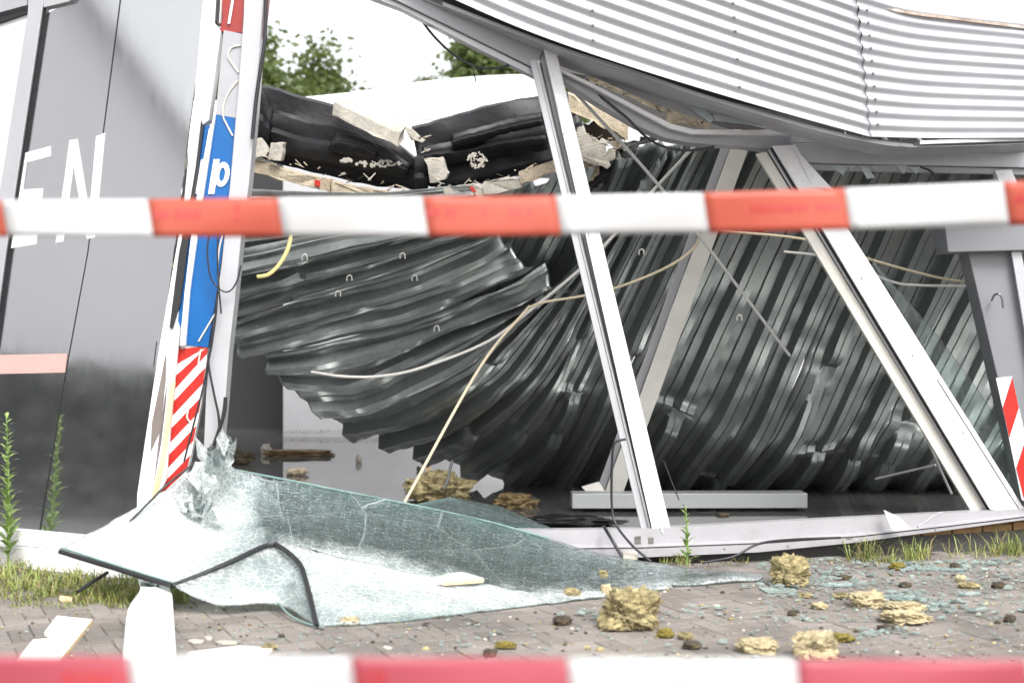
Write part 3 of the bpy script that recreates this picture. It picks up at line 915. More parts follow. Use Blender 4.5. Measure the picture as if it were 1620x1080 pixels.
# ------------------------------------------------------------------ brick plinth under the sill
bp_ = thing('brick_plinth', 'low dark plinth with a course of yellow brown bricks under the lifted sill', 'wall', W(1300, 880, 8.5))
def plY(px): return facade(px) - 0.01
vs = []
base = [(760, 0), (1640, 0)]
A0, A1 = W(760, 0, plY(760)), W(1680, 0, plY(1680))
mesh('plinth', [(A0.x, A0.y + .012, -0.05), (A1.x, A1.y + .012, -0.05), (A1.x, A1.y + 0.3, -0.05), (A0.x, A0.y + 0.3, -0.05),
                (A0.x, A0.y + .012, 0.03), (A1.x, A1.y + .012, 0.12), (A1.x, A1.y + 0.3, 0.12), (A0.x, A0.y + 0.3, 0.03)], BOXF, M['plinth'], bp_)
dirv = (A1 - A0); dirv.z = 0; L_ = dirv.length; dirv.normalize()
rzp = math.atan2(dirv.y, dirv.x)
s = 1.1
while s < L_ - 0.1:
    c = A0 + dirv * (s + 0.1)
    box('brick', (c.x, c.y + 0.075 + random.uniform(-.006, .004), 0.093 + max(-0.03, 0.045 * (s - 2.45))), 0.198, 0.1, 0.052, M['brick'], bp_, rzp, 0.004)
    s += 0.21
box('brick', (A1.x - 0.05, A1.y - 0.16, 0.14), 0.28, 0.16, 0.05, M['brick'], bp_, rzp - 0.15, 0.005)

# ------------------------------------------------------------------ left glazed wall
gw = thing('glazed_wall', 'leaning grey foiled glass wall with large white letters at the left', 'glazing', W(120, 880, leaf(120)))
LF = lambda o: (lambda px, py: leaf2(px, py) + o)
prism('glass_panel', pts([(60, 30), (110, 2), (150, -40), (345, -40), (310, 120), (217, 855), (178, 852), (-10, 836), (-40, 836), (10, 400)], LF(0.0)), 0.02, M['panel'], gw)
prism('pale_pane', pts([(-60, 60), (48, 22), (8, 300), (-20, 420), (-60, 420)], LF(0.02)), 0.02, M['pane_white'], gw)
prism('mullion', pts([(45, -40), (73, -40), (68, 6), (9, 400), (-50, 834), (-80, 834), (-18, 400), (6, 260), (44, 18)], LF(-0.05)), 0.1, M['grey_alu'], gw, bev=0.004)
prism('gasket', pts([(70, 12), (74, 10), (15, 400), (-44, 834), (-50, 834), (8.5, 400)], LF(-0.02)), 0.05, M['gasket'], gw)
prism('head_rail', pts([(66, -20), (150, -40), (110, 2), (69, 12)], LF(-0.04)), 0.08, M['grey_alu'], gw)
prism('head_rail', pts([(-60, -40), (43, -40), (43, 8), (-60, 36)], LF(-0.04)), 0.3, M['header'], gw)
prism('gasket', pts([(-60, 40), (42, 14), (42, 21), (-60, 56)], LF(-0.01)), 0.03, M['gasket'], gw)
prism('panel_joint', pts([(190, -5), (191.6, -5), (139, 400), (106, 580), (64, 838), (62, 838), (104.6, 580), (137.8, 400)], LF(-0.003)), 0.004, M['gasket'], gw)
prism('edge_joint', pts([(247, 540), (247.8, 540), (243, 580), (242.2, 580)], LF(-0.003)), 0.003, M['gasket'], gw)
# the white letters E and N
def letter(pl):
    prism('letter', pts(pl, LF(-0.004)), 0.004, M['white_print'], gw)
letter([(36, 243), (80, 231), (80, 247), (42, 257), (36, 300), (68, 298), (66, 316), (33, 320), (28, 367), (60, 357), (57, 386), (10, 394)])
letter([(110, 222), (122, 220), (141, 338), (152, 216), (166, 210), (150, 376), (137, 378), (116, 262), (100, 382), (88, 384)])
prism('pink_band', pts([(-30, 562), (106, 559), (103, 589), (-36, 592)], LF(-0.004)), 0.004, mat('pink_foil', (0.6, 0.37, 0.34), 0.25, var=0.04), gw)
# bottom rail, two steps
prism('bottom_rail', pts([(-60, 832), (-10, 834), (178, 852), (216, 857), (216, 880), (95, 868), (-60, 856)], LF(-0.06)), 0.1, M['white_alu'], gw, bev=0.004)
prism('bottom_rail', pts([(-60, 858), (95, 870.5), (216, 882.5), (225, 925), (95, 908), (-60, 888)], LF(-0.1)), 0.16, M['white_alu'], gw, bev=0.004)

# ------------------------------------------------------------------ leaning corner pillar
cp = thing('corner_pillar', 'leaning corner pillar with torn white cladding and blue, red and white striped sign', 'pillar', W(290, 900, 7.7))
CY0 = 7.72
prism('white_cladding', pts([(345, -30), (352, -30), (348, 36), (340, 36), (349, 50), (330, 190), (318, 200), (290, 410), (280, 520), (265, 600), (250, 700), (240, 800), (235, 870), (214, 870), (217, 780), (250, 560), (290, 330), (308, 150), (318, 30), (325, -30)], CY0 - 0.06), 0.1, M['white_alu'], cp, bev=0.003)
prism('rail', pts([(343, -20), (349, -20), (346, 34), (340, 36)], CY0 - 0.075), 0.05, M['gasket'], cp)
prism('gasket', pts([(318, 190), (322, 200), (305, 330), (285, 480), (273, 520), (268, 518), (283, 400), (300, 320), (310, 260)], CY0 - 0.075), 0.05, M['gasket'], cp)
prism('torn_cladding', pts([(280, 508), (284, 520), (276, 600), (262, 760), (248, 788), (240, 786), (255, 700), (262, 640), (268, 560), (272, 530)], CY0 - 0.09), 0.03, M['plastic_white'], cp, bev=0.003)
prism('split_gap', pts([(263, 556), (262, 600), (254, 680), (238, 715), (240, 670), (252, 610)], CY0 - 0.066), 0.004, M['gap'], cp)
prism('wood_strip', pts([(268, 605), (277, 604), (263, 720), (248, 788), (240, 788), (256, 710)], CY0 - 0.1), 0.02, M['wood'], cp)
# sign face: red panel on top, silver foil, blue, then red and white stripes
prism('red_panel', pts([(351, -30), (390, -30), (383, 52), (347, 50), (352, 30)], CY0 - 0.03), 0.06, M['dark_red'], cp)
tube('foil_strand', pts([(370, -10), (365, 20), (362, 38)], CY0 - 0.04), 0.008, M['plastic_white'], cp)
prism('silver_panel', pts([(354, 48), (384, 54), (374, 187), (341, 181)], CY0 - 0.04), 0.06, M['silver_foil'], cp)
bl = prism('blue_panel', pts([(341, 181.5), (374, 187.5), (360, 330), (345, 450), (329, 549), (287, 545), (300, 460), (318, 330)], CY0 - 0.04), 0.06, M['blue'], cp)
prism('blue_strip', pts([(321, 200), (334, 198), (316, 330), (298, 460), (287, 545), (277, 545), (284, 490), (305, 330)], CY0 - 0.05), 0.05, M['blue'], cp)
prism('white_divider', pts([(330, 205), (340, 186), (318, 330), (300, 460), (293, 547), (284, 547), (292, 460), (306, 340)], CY0 - 0.07), 0.03, M['plastic_white'], cp, bev=0.004)
# lettering 'p' and the foot of the letter before it
cxp, cyp = 351.5, 276
def pmap(a, b): return (cxp + a - 0.13 * b, cyp + b)
outer, inner = [], []
for k in range(25):
    th = 2 * math.pi * k / 24
    outer.append(pmap(11.6 * math.cos(th), 19.5 * math.sin(th))); inner.append(pmap(4.6 * math.cos(th), 11.0 * math.sin(th)))
vs = [W(a, b, CY0 - 0.045) for a, b in outer + inner]
fs = [[k, k + 1, 25 + k + 1, 25 + k] for k in range(24)]
n0 = len(vs)
vs += [W(a, b, CY0 - 0.0455) for a, b in (pmap(-16.5, -24), pmap(-7, -24), pmap(-8.5, 31), pmap(-18, 31))]
fs.append([n0, n0 + 1, n0 + 2, n0 + 3])
o = mesh('letter', vs, fs, M['white_print'], cp); solid(o, 0.002)
prism('letter', pts([(318, 253), (326, 250), (318, 306), (309, 307), (312, 290)], CY0 - 0.056), 0.004, M['white_print'], cp)
# striped lower part
prism('striped_panel', pts([(287, 545.5), (329, 549.5), (318, 640), (300, 730), (280, 800), (238, 800), (252, 742), (272, 620)], CY0 - 0.03), 0.05, M['white_print'], cp)
def lerp(a, b, t): return (a[0] + (b[0] - a[0]) * t, a[1] + (b[1] - a[1]) * t)
def le(y): return float(np.interp(y, [545, 620, 742, 800], [283, 270, 250, 236]))
def re_(y): return float(np.interp(y, [549, 640, 730, 800], [329, 317, 299, 280]))
for k in range(-1, 6):
    y0 = 553 + k * 46
    yl0, yl1 = y0 + 45, y0 + 45 + 25
    yr0, yr1 = y0 - 18, y0 + 6
    def clampy(y): return min(max(y, 547), 799)
    q = [(le(clampy(yl0)), clampy(yl0)), (re_(clampy(yr0)), clampy(yr0)), (re_(clampy(yr1)), clampy(yr1)), (le(clampy(yl1)), clampy(yl1))]
    if q[2][1] - q[1][1] < 1 and q[3][1] - q[0][1] < 1: continue
    prism('red_stripe', pts(q, CY0 - 0.034), 0.004, M['red'], cp)
# grey post on the right of the pillar
prism('grey_post', pts([(387, -30), (420, -30), (414, 40), (404, 180), (394, 290), (381, 380), (372, 470), (362, 560), (356, 640), (350, 700), (322, 712), (326, 620), (336, 520), (350, 420), (364, 290), (376, 150), (385, 30)], CY0 - 0.07), 0.12, M['grey_alu'], cp, bev=0.004)
prism('red_strip', pts([(420, -30), (428, -30), (418, 60), (413, 60)], CY0 - 0.02), 0.05, M['dark_red'], cp)
# glue squiggles on the sign
for pl in ([(381, 72), (366, 76), (361, 90), (370, 105), (377, 115)], [(376, 128), (362, 146), (354, 166), (353, 184), (360, 200), (368, 215)],
           [(352, 372), (346, 400), (345, 440), (350, 480), (338, 500), (326, 520), (314, 540)], [(309, 372), (304, 420), (297, 470), (290, 500)], [(318, 552), (314, 575), (316, 590)], [(300, 640), (296, 660), (304, 670)]):
    tube('glue_bead', pts(pl, CY0 - 0.046), 0.0045, M['glue'], cp)

# cables at the pillar
def cable(name, pl, r, m, label, cat='cable', depth=None, group=None):
    path = [W(*p) for p in pl] if depth is None else pts(pl, depth)
    o = tube(name, path, r, m)
    return tag(o, label, cat, group)
cable('black_cable', [(421, -20), (419, 60), (412, 110), (405, 160), (399, 220)], 0.011, M['cable'], 'thick black cable running down the right edge of the grey post', depth=7.62)
cable('black_cable', [(332, 360), (328, 400), (334, 440), (350, 459), (364, 460), (375, 444), (381, 420)], 0.0045, M['cable'], 'thin black cable looping across the blue sign and grey post', depth=7.6)
cable('black_cable', [(346, 350), (344, 400), (346, 450), (350, 496)], 0.005, M['cable'], 'straight black cable end hanging over the blue sign', depth=7.58)
cable('black_cable', [(344, 460), (341, 500), (334, 550), (330, 575), (338, 620), (346, 660), (347, 700)], 0.0065, M['cable'], 'long black cable running down from the blue sign to the broken glass', depth=7.59)
cable('black_cable', [(336, 540), (330, 570), (322, 610), (308, 665), (291, 730)], 0.0055, M['cable'], 'black cable slanting over the red and white stripes', depth=7.6)
cable('rubber_strip', [(357, 628), (354, 655), (345, 685), (338, 705)], 0.011, M['gasket'], 'short dark rubber strip at the foot of the grey post', 'seal', depth=7.58)

# ------------------------------------------------------------------ hanging roof deck
rd = thing('roof_deck', 'crumpled galvanised trapezoidal roof deck hanging down into the shop', 'roof deck', W(900, 780, 10.8))
PU = [0, .22, .245, .27, .49, .57, .72, .74, .76, .91]
PH = [0, 0, .09, 0, 0, 1, 1, .93, 1, 1]
SOFT = ([0, .24, .265, .29, .46, .60, .76, .78, .86], [0, 0, .1, 0, 0, 1, 1, .93, 1])
def deck(guides, us, u0, u1, nv=76, amp=0.11, prof=None, under=0.0, seed=0, jag=(0.02, 0.03), doff=0.0, kink=0.55, torn=0.0, kp=0.75, cr=0.008, lump_amp=0.6, wob=0.05, crease=0.035):
    Gd = np.array([crm(np.array([tuple(W(p[0], p[1], deckY(p[0], p[1]) + doff + under * max(0, i / (len(g_) - 1) * 6 - 2.5) ** 1.3)) for i, p in enumerate(g_)]), nv) for g_ in guides])
    def S(u):
        t = np.interp(u, us, np.arange(len(us)))
        return crm(Gd, np.array([t]))[0]
    r = random.Random(seed)
    ucs, hs_, ribs = [], [], []
    for k in range(int(u0), int(u1)):
        for a, h in zip(*(prof or (PU, PH))):
            ucs.append(k + a); hs_.append(h); ribs.append(k)
    ucs.append(u1); hs_.append(0); ribs.append(int(u1))
    kp_ = kp
    jit = {k: (r.uniform(0, jag[0]), 1 - r.uniform(0, jag[1]), kink + r.uniform(-.1, .08), r.uniform(0.65, 1.25), r.uniform(.5, 1.0) * (r.random() < kp), kink + 0.22 + r.uniform(-.1, .1), r.uniform(.3, .9) * (r.random() < kp * .6)) for k in range(int(u0) - 1, int(u1) + 2)}
    vv = np.linspace(0, 1, nv)
    P = np.zeros((len(ucs), nv, 3))
    B0 = []
    for i, u in enumerate(ucs):
        k = ribs[i]
        uu = np.array([u + (wob * mnoise.noise(Vector((k * 0.9, v * 1.6, 4.3))) + cr * 4 * mnoise.noise(Vector((k * 1.7 + seed, v * 3.0, 0.3)))) + (.01 + cr * 1.6) * mnoise.noise(Vector((u * 2.3, v * 6, seed))) for v in vv])
        uu = np.clip(uu, us[0], us[-1])
        t = np.interp(uu, us, np.arange(len(us)))
        base = np.zeros((nv, 3)); tan = np.zeros((nv, 3))
        idx = crm(Gd, t)            # (nv, nv, 3): guide interpolation for each t
        e = crm(Gd, np.clip(t + 0.05, 0, len(us) - 1)) - crm(Gd, np.clip(t - 0.05, 0, len(us) - 1))
        j0, j1, vk, am, kk, vk2, kk2 = jit[k]
        j0n, j1n = jit.get(k + 1, jit[k])[:2]
        f = u - k
        a0, a1 = j0 * (1 - f) + j0n * f, j1 * (1 - f) + j1n * f
        for j, v in enumerate(vv):
            q = a0 + (a1 - a0) * v
            x = q * (nv - 1); lo = min(int(x), nv - 2); fr = x - lo
            base[j] = idx[j, lo] * (1 - fr) + idx[j, lo + 1] * fr
            tan[j] = e[j, lo]
        dv = np.gradient(base, axis=0)
        n = np.cross(tan, dv); n /= np.linalg.norm(n, axis=1)[:, None] + 1e-9
        n *= np.where(n[:, 1] > 0, -1, 1)[:, None]
        for j, v in enumerate(vv):
            q = a0 + (a1 - a0) * v
            hk = math.exp(-((q - vk) / (0.008 if q < vk else 0.045)) ** 2) * kk * 1.3 - 0.22 * kk * math.exp(-((q - vk + 0.022) / 0.014) ** 2)
            hk2 = math.exp(-((q - vk2) / (0.008 if q < vk2 else 0.04)) ** 2) * kk2 * 1.2
            sgn = 1 if hs_[i] > 0.5 else 0
            hh = hs_[i] * amp * am * (1 - (hk + hk2) * sgn)
            hh += (1 - sgn) * amp * 0.3 * (hk + hk2 * .6)
            ed = max(0.0, (q - 0.9) / 0.1)
            hh += 0.02 * lump_amp * n3(base[j], 1.7, seed) + crease * (0.5 - abs(mnoise.noise(Vector((u * 0.8, v * 2.0, seed + 7.3))))) + crease * 0.5 * (0.5 - abs(mnoise.noise(Vector((u * 1.9, v * 3.2, seed + 2.1))))) + cr * n3(base[j], 6.0, seed + 3) + ed * 0.04 * n3(base[j], 8, seed + 5)
            if torn:
                ee = max(0.0, 1 - q / 0.12)
                hh += ee * torn * n3(base[j], 5, seed + 9) - ee * torn * 0.3
            P[i, j] = base[j] + n[j] * hh
    o = grid('deck_sheet', P, M['zinc'], rd, smooth=24)
    solid(o, 0.0015)
    return o
GUIDES = [
    [(745, 286), (590, 292), (340, 268)],
    [(765, 318), (590, 352), (340, 396)],
    [(790, 338), (580, 404), (345, 462)],
    [(812, 378), (600, 456), (352, 526)],
    [(868, 420), (640, 512), (385, 566)],
    [(895, 448), (690, 548), (545, 606), (432, 600)],
    [(985, 340), (755, 592), (630, 655), (548, 674)],
    [(1040, 250), (840, 590), (730, 670), (640, 706)],
    [(1080, 222), (895, 592), (830, 690), (752, 756)],
    [(1150, 205), (965, 600), (920, 700), (872, 772)],
    [(1270, 200), (1075, 620), (1010, 725), (960, 797)],
    [(1390, 205), (1185, 675), (1120, 755), (1070, 796)],
    [(1500, 220), (1290, 690), (1230, 760), (1180, 796)],
    [(1620, 240), (1400, 670), (1350, 755), (1305, 796)],
    [(1740, 260), (1520, 690), (1470, 760), (1430, 796)],
    [(1860, 280), (1640, 690), (1590, 760), (1550, 796)],
]
def straight(g_, n=13):
    """control polyline with barely rounded corners"""
    g_ = np.array(g_, float)
    t = np.linspace(0, len(g_) - 1, 61)
    P = np.stack([np.interp(t, np.arange(len(g_)), g_[:, c]) for c in range(2)], 1)
    Q = P.copy()
    for i in range(1, 60):
        a, b = max(0, i - 3), min(60, i + 3)
        Q[i] = P[a:b + 1].mean(0)
    Q[0], Q[-1] = P[0], P[-1]
    return [tuple(p) for p in np.stack([np.interp(np.linspace(0, 60, n), np.arange(61), Q[:, c]) for c in range(2)], 1)]
GUIDES = [straight(g_) for g_ in GUIDES]
US = [-2.4, 0, 1.9, 3.6, 5.2, 6.8, 8.6, 10.4, 12.0, 13.6, 15.5, 17.4, 19.3, 21.2, 23.1, 25.0]
deck(GUIDES, US, -2, 0, seed=12, jag=(0.03, 0.02), torn=0.1, kp=0.1, cr=0.01, lump_amp=0.6, doff=0.12, amp=0.07, prof=SOFT, wob=0.2)
deck(GUIDES, US, 0, 3, seed=1, jag=(0.05, 0.02), torn=0.12, kp=0.08, cr=0.008, lump_amp=0.5, doff=-0.03, amp=0.08, prof=SOFT, wob=0.22, crease=0.09)
deck(GUIDES, US, 3, 5, seed=2, jag=(0.08, 0.05), torn=0.16, kp=0.1, cr=0.009, lump_amp=0.5, doff=-0.07, amp=0.08, prof=SOFT, wob=0.22, crease=0.09)
deck(GUIDES, US, 5, 8, seed=3, jag=(0.04, 0.07), torn=0.12, kp=0.25, cr=0.009, lump_amp=0.6, amp=0.08, prof=SOFT, wob=0.22, crease=0.09)
deck(GUIDES, US, 8, 11, nv=140, seed=4, under=0.2, jag=(0.0, 0.06), kink=0.36, cr=0.014)
deck(GUIDES, US, 11, 14, nv=140, seed=5, under=0.2, jag=(0.0, 0.06), kink=0.36, cr=0.01)
deck(GUIDES, US, 14, 18, nv=140, kp=0.6, seed=6, under=0.2, jag=(0.0, 0.03), kink=0.35, doff=0.03)
deck(GUIDES, US, 18, 21, nv=140, kp=0.5, seed=7, under=0.2, jag=(0.0, 0.03), kink=0.34)
deck(GUIDES, US, 21, 25, nv=140, kp=0.5, seed=8, under=0.2, jag=(0.0, 0.03), kink=0.35, doff=0.03)
# the inner layer seen above the torn sheet ends
G2 = [[(690, 300), (640, 365), (560, 450)], [(760, 298), (700, 380), (610, 500)], [(850, 276), (780, 390), (690, 540)], [(950, 240), (870, 400), (770, 580)], [(1040, 215), (960, 400), (850, 600)], [(1160, 195), (1070, 400), (960, 600)]]
deck(G2, [0, 1.2, 2.6, 4, 5.4, 7], 0, 7, nv=24, seed=11, jag=(0.02, 0.02), doff=0.4, kink=0.9)
# white clips left on the deck
for (px, py) in ((482, 407), (637, 405), (553, 440), (535, 465), (691, 520), (656, 440), (1015, 399), (1170, 503)):
    Y = deckY(px, py) - 0.2
    tube('deck_clip', [W(px - 4, py + 4, Y), W(px - 4, py - 2, Y - .01), W(px, py - 5, Y - .01), W(px + 3, py - 3, Y - .01), W(px + 4, py + 4, Y)], 0.005, M['pvc'], rd, n=9, sides=5)

# fallen pale beam in front of the deck
fb = thing('fallen_beam', 'pale fallen steel beam leaning across the hanging roof deck', 'beam', W(965, 790, 10.2))
def slab(name, a0, a1, b0, b1, thick, m, Ya, Yb, parent, bev=0.004):
    q = [W(*a0, Ya), W(*a1, Ya), W(*b1, Yb), W(*b0, Yb)]
    return prism(name, q, thick, m, parent, (0.25, 1, 0.1), bev)
slab('flange', (1166, 205), (1194, 208), (950, 796), (978, 800), 0.012, M['dull_steel'], 8.95, 10.2, fb)
slab('web', (1150, 206), (1165, 205), (938, 790), (949, 796), 0.012, M['header'], 9.02, 10.28, fb)  # darker colour stands in for the shaded side of the beam
prism('foot_plate', [W(920, 770, 10.25), W(948, 762, 10.2), W(966, 790, 10.15), W(962, 798, 10.1), W(942, 790, 10.15)], 0.05, M['beige_steel'], fb)

# ------------------------------------------------------------------ black felt roof edge
fe = thing('felt_roof_edge', 'broken black bitumen felt roof edge hanging under the white roof', 'roof edge', W(650, 290, 10.4))
def felt(name, top, bot, Y, lip=0.5, thick=0.02, seed=0, nu=30, nv=9, jag=2.2):
    T = crm(np.array(top, float), nu); B = crm(np.array(bot, float), nu)
    P = np.zeros((nu, nv + 4, 3))
    for i in range(nu):
        t = T[i] + np.array([0, jag * mnoise.noise(Vector((i * 0.45, seed, 0)))])
        b = B[i] + np.array([0, jag * 1.6 * mnoise.noise(Vector((i * 0.6, seed + 9, 0)))])
        for j in range(4):                                   # the top turned back onto the roof
            p = W(t[0], t[1] - 0.5 - 1.0 * (3 - j) , Y + 0.1 * (3 - j) + 0.03)
            P[i, j] = p
        for j in range(nv):
            f = j / (nv - 1)
            bulge = 0.03 * math.sin(f * math.pi) - 0.06 * f + 0.05 * (f > 0.45)
            p = W(t[0] + (b[0] - t[0]) * f, t[1] + (b[1] - t[1]) * f, Y - bulge)
            p.y += 0.05 * n3((p.x, p.y, p.z * 2), 2.6, seed) + 0.02 * n3(p, 4.0, seed)
            P[i, j + 4] = p
    o = grid(name, P, M['felt'], fe, smooth=18)
    solid(o, thick)
    return o
felt('felt_sheet', [(398, 150), (425, 143), (470, 158), (530, 174), (585, 200), (640, 243), (668, 268)], [(390, 238), (430, 256), (480, 268), (540, 282), (600, 294), (645, 298), (672, 305)], 10.35, seed=1)
felt('felt_sheet', [(652, 208), (700, 195), (760, 177), (810, 166), (862, 158), (910, 150)], [(668, 290), (700, 298), (760, 290), (810, 278), (870, 262), (930, 235)], 10.4, seed=2)
felt('felt_lap', [(420, 178), (480, 196), (540, 206), (600, 232), (650, 262)], [(415, 232), (470, 250), (530, 262), (590, 272), (640, 280)], 10.24, seed=3, thick=0.012)
felt('felt_lap', [(530, 212), (560, 216), (585, 226), (600, 238)], [(520, 238), (550, 246), (572, 250), (588, 255)], 10.18, seed=4, thick=0.012, nu=16)
felt('felt_lap', [(668, 236), (720, 226), (790, 212), (862, 202)], [(664, 262), (720, 258), (790, 246), (866, 236)], 10.27, seed=5, thick=0.012)
felt('felt_lap', [(716, 216), (750, 206), (800, 192), (858, 180)], [(718, 236), (750, 228), (800, 214), (858, 202)], 10.26, seed=15, thick=0.012)
felt('felt_flap', [(656, 255), (664, 250), (672, 252), (677, 262)], [(654, 312), (662, 314), (670, 314), (678, 312)], 10.12, seed=6, thick=0.012, nu=10)
felt('felt_flap', [(398, 150), (408, 144), (420, 160), (430, 185)], [(396, 225), (404, 235), (414, 232), (424, 240)], 10.22, seed=7, thick=0.02, nu=14, jag=8)
# white scuffs: paint blobs on the felt
for (cx_, cy_, sx, sy, sd_) in ((755, 254, 15, 13, 1), (600, 259, 38, 5, 2), (548, 254, 9, 3, 3)):
    r = random.Random(sd_)
    vs, fs = [], []
    for k in range(70):
        a_, q_ = r.uniform(0, 6.28), math.sqrt(r.random())
        x_, y_ = cx_ + sx * q_ * math.cos(a_), cy_ + sy * q_ * math.sin(a_)
        s_ = r.uniform(0.8, 3.0)
        n0 = len(vs)
        for z in range(6):
            th = z * math.pi / 3
            vs.append(W(x_ + s_ * math.cos(th) * r.uniform(.7, 1.2), y_ + s_ * math.sin(th) * r.uniform(.6, 1.1), 10.1 + 0.002 * r.random()))
        vs.append(W(x_, y_, 10.098)); 
        fs += [[n0 + z, n0 + (z + 1) % 6, n0 + 6] for z in range(6)]
    o = mesh('white_residue', vs, fs, M['foam_white'], fe); o['kind'] = 'stuff'

# ------------------------------------------------------------------ insulation boards
def rough_slab(name, poly, Y, thick, m, label, cat='insulation', seed=0, jag=2.0, sub=3, d=(0.1, 1, 0.15), parent=None, dy=None):
    """board with a broken outline: polygon in picture units, roughened and extruded"""
    r = random.Random(seed)
    out = []
    k = len(poly)
    for i in range(k):
        a, b = poly[i], poly[(i + 1) % k]
        n = max(1, int(math.hypot(b[0] - a[0], b[1] - a[1]) / 7))
        for s_ in range(n):
            f = s_ / n
            out.append((a[0] + (b[0] - a[0]) * f + r.uniform(-jag, jag) * (s_ > 0), a[1] + (b[1] - a[1]) * f + r.uniform(-jag, jag) * (s_ > 0)))
    fr = [W(a, b, (Y(a, b) if callable(Y) else Y) + r.uniform(-.006, .006)) for a, b in out]
    o = prism(name, fr, thick, m, parent, d, 0.004)
    if label: tag(o, label, cat)
    return o
# thick block lying across the felt: box with real top, front and end
def block(name, A, B, C, D, thick, d, m, label, cat, seed, bump=0.012):
    """slab from four front corners, subdivided and roughened"""
    n = 12
    P = np.zeros((n, n, 3))
    for i in range(n):
        for j in range(n):
            u, v = i / (n - 1), j / (n - 1)
            p = (A * (1 - u) + B * u) * (1 - v) + (D * (1 - u) + C * u) * v
            P[i, j] = p + Vector((n3(p, 9, seed), n3(p, 9, seed + 2), n3(p, 9, seed + 4))) * bump * (2.0 if i in (0, n - 1) or j in (0, n - 1) else 0.8)
    dv = Vector(d).normalized() * thick
    vs = [Vector(q) for q in P.reshape(-1, 3)]
    N0 = len(vs)
    vs += [q + dv + Vector((n3(q, 7, seed + 8), n3(q, 7, seed + 6), n3(q, 7, seed + 5))) * bump for q in vs]
    fs = []
    for i in range(n - 1):
        for j in range(n - 1):
            f = [i * n + j, (i + 1) * n + j, (i + 1) * n + j + 1, i * n + j + 1]
            fs.append(f); fs.append([q + N0 for q in f[::-1]])
    rim = [(i, 0) for i in range(n)] + [(n - 1, j) for j in range(1, n)] + [(i, n - 1) for i in range(n - 2, -1, -1)] + [(0, j) for j in range(n - 2, 0, -1)]
    rim = [i * n + j for i, j in rim]
    for a_, b_ in zip(rim, rim[1:] + rim[:1]):
        fs.append([b_, a_, a_ + N0, b_ + N0])
    o = mesh(name, vs, fs, m, None, 50)
    return tag(o, label, cat)
block('insulation_block', W(524, 163, 10.05), W(634, 210, 9.95), W(630, 233, 9.95), W(522, 180, 10.05), 0.16, (0.25, 1, 0.55), M['foam_white'], 'thick white insulation block lying across the black felt', 'insulation', 1)
rough_slab('insulation_chunk', [(398, 222), (410, 218), (424, 240), (420, 249), (396, 247)], 10.05, 0.08, M['foam_white'], 'white insulation chunk at the left end of the felt, beside the grey post', seed=2)
rough_slab('insulation_chunk', [(428, 226), (449, 226), (444, 255), (424, 251)], 10.02, 0.08, M['foam_white'], 'upright white insulation chunk with black dots under the felt', seed=3, jag=1.2)
rough_slab('insulation_chunk', [(670, 252), (698, 248), (709, 274), (704, 284), (680, 290), (676, 262)], 10.0, 0.1, M['foam_white'], 'white broken insulation corner beside the hanging felt flap', seed=4)
rough_slab('insulation_chunk', [(640, 200), (652, 205), (672, 222), (668, 226), (650, 222)], 10.2, 0.05, M['foam_white'], 'small white torn scrap in the gap of the felt', seed=5)
lower = [([(392, 249), (430, 262), (470, 274), (522, 284), (522, 304), (470, 291), (430, 282), (392, 268)], 'long beige insulation strip curving under the left felt'),
         ([(524, 286), (560, 296), (616, 304), (616, 314), (524, 306)], 'beige insulation strip between the longer strip and the white end piece'),
         ([(624, 300), (654, 302), (654, 316), (624, 316)], 'small white insulation end piece left of the hanging felt flap'),
         ([(700, 298), (748, 291), (776, 306), (770, 316), (704, 312)], 'white insulation board with a red mark under the right felt'),
         ([(764, 288), (800, 280), (826, 284), (826, 296), (790, 306), (764, 308)], 'white insulation board lying next to the red marked one'),
         ([(820, 272), (880, 252), (884, 268), (850, 284), (824, 292)], 'beige insulation board just left of the leaning mullion')]
for k, (pl, lb) in enumerate(lower):
    o = rough_slab('insulation_board', pl, (10.1 if k < 3 else 9.72) - 0.02 * k, 0.12, M['foam' if k in (0, 1, 5) else 'foam_white'], lb, seed=20 + k, jag=1.3)
    if k == 3:
        prism('red_mark', pts([(742, 296), (748, 295), (754, 304), (748, 305)], 9.645), 0.004, M['red'], o)
    if k == 0:
        prism('red_mark', pts([(498, 284), (507, 286), (506, 296), (498, 293)], 10.08), 0.004, M['red'], o)
block('insulation_slab', W(894, 150, 9.75), W(1000, 198, 9.65), W(992, 222, 9.65), W(905, 172, 9.75), 0.1, (0.1, 1, 0.35), M['foam'], 'beige insulation slab hanging under the bent header', 'insulation', 7, 0.02)
rough_slab('insulation_chunk', [(905, 212), (924, 200), (934, 216), (962, 224), (958, 242), (978, 234), (960, 268), (940, 262), (912, 250)], 9.7, 0.1, M['foam_white'], 'jagged white insulation chunk right of the leaning mullion', seed=31, jag=4)
rough_slab('insulation_chunk', [(915, 252), (950, 258), (948, 276), (925, 292), (915, 280)], 9.75, 0.1, M['foam'], 'beige insulation piece below the jagged white chunk', seed=32, jag=3)
rough_slab('insulation_chunk', [(962, 226), (985, 216), (975, 236)], 9.72, 0.06, M['foam'], 'small beige insulation tip right of the jagged white chunk', seed=33, jag=2)
rough_slab('charred_board', [(920, 195), (950, 190), (975, 205), (990, 222), (960, 226), (935, 232), (918, 225)], 9.85, 0.15, M['wool_dark'], 'charred dark board between the beige slab and the white chunk', 'debris', seed=34, jag=5)
rough_slab('charred_board', [(980, 222), (1030, 216), (1040, 230), (1000, 250), (960, 285), (930, 305), (940, 280)], 9.8, 0.1, M['felt'], 'black torn felt scrap hanging over the top of the deck', 'debris', seed=35, jag=6)
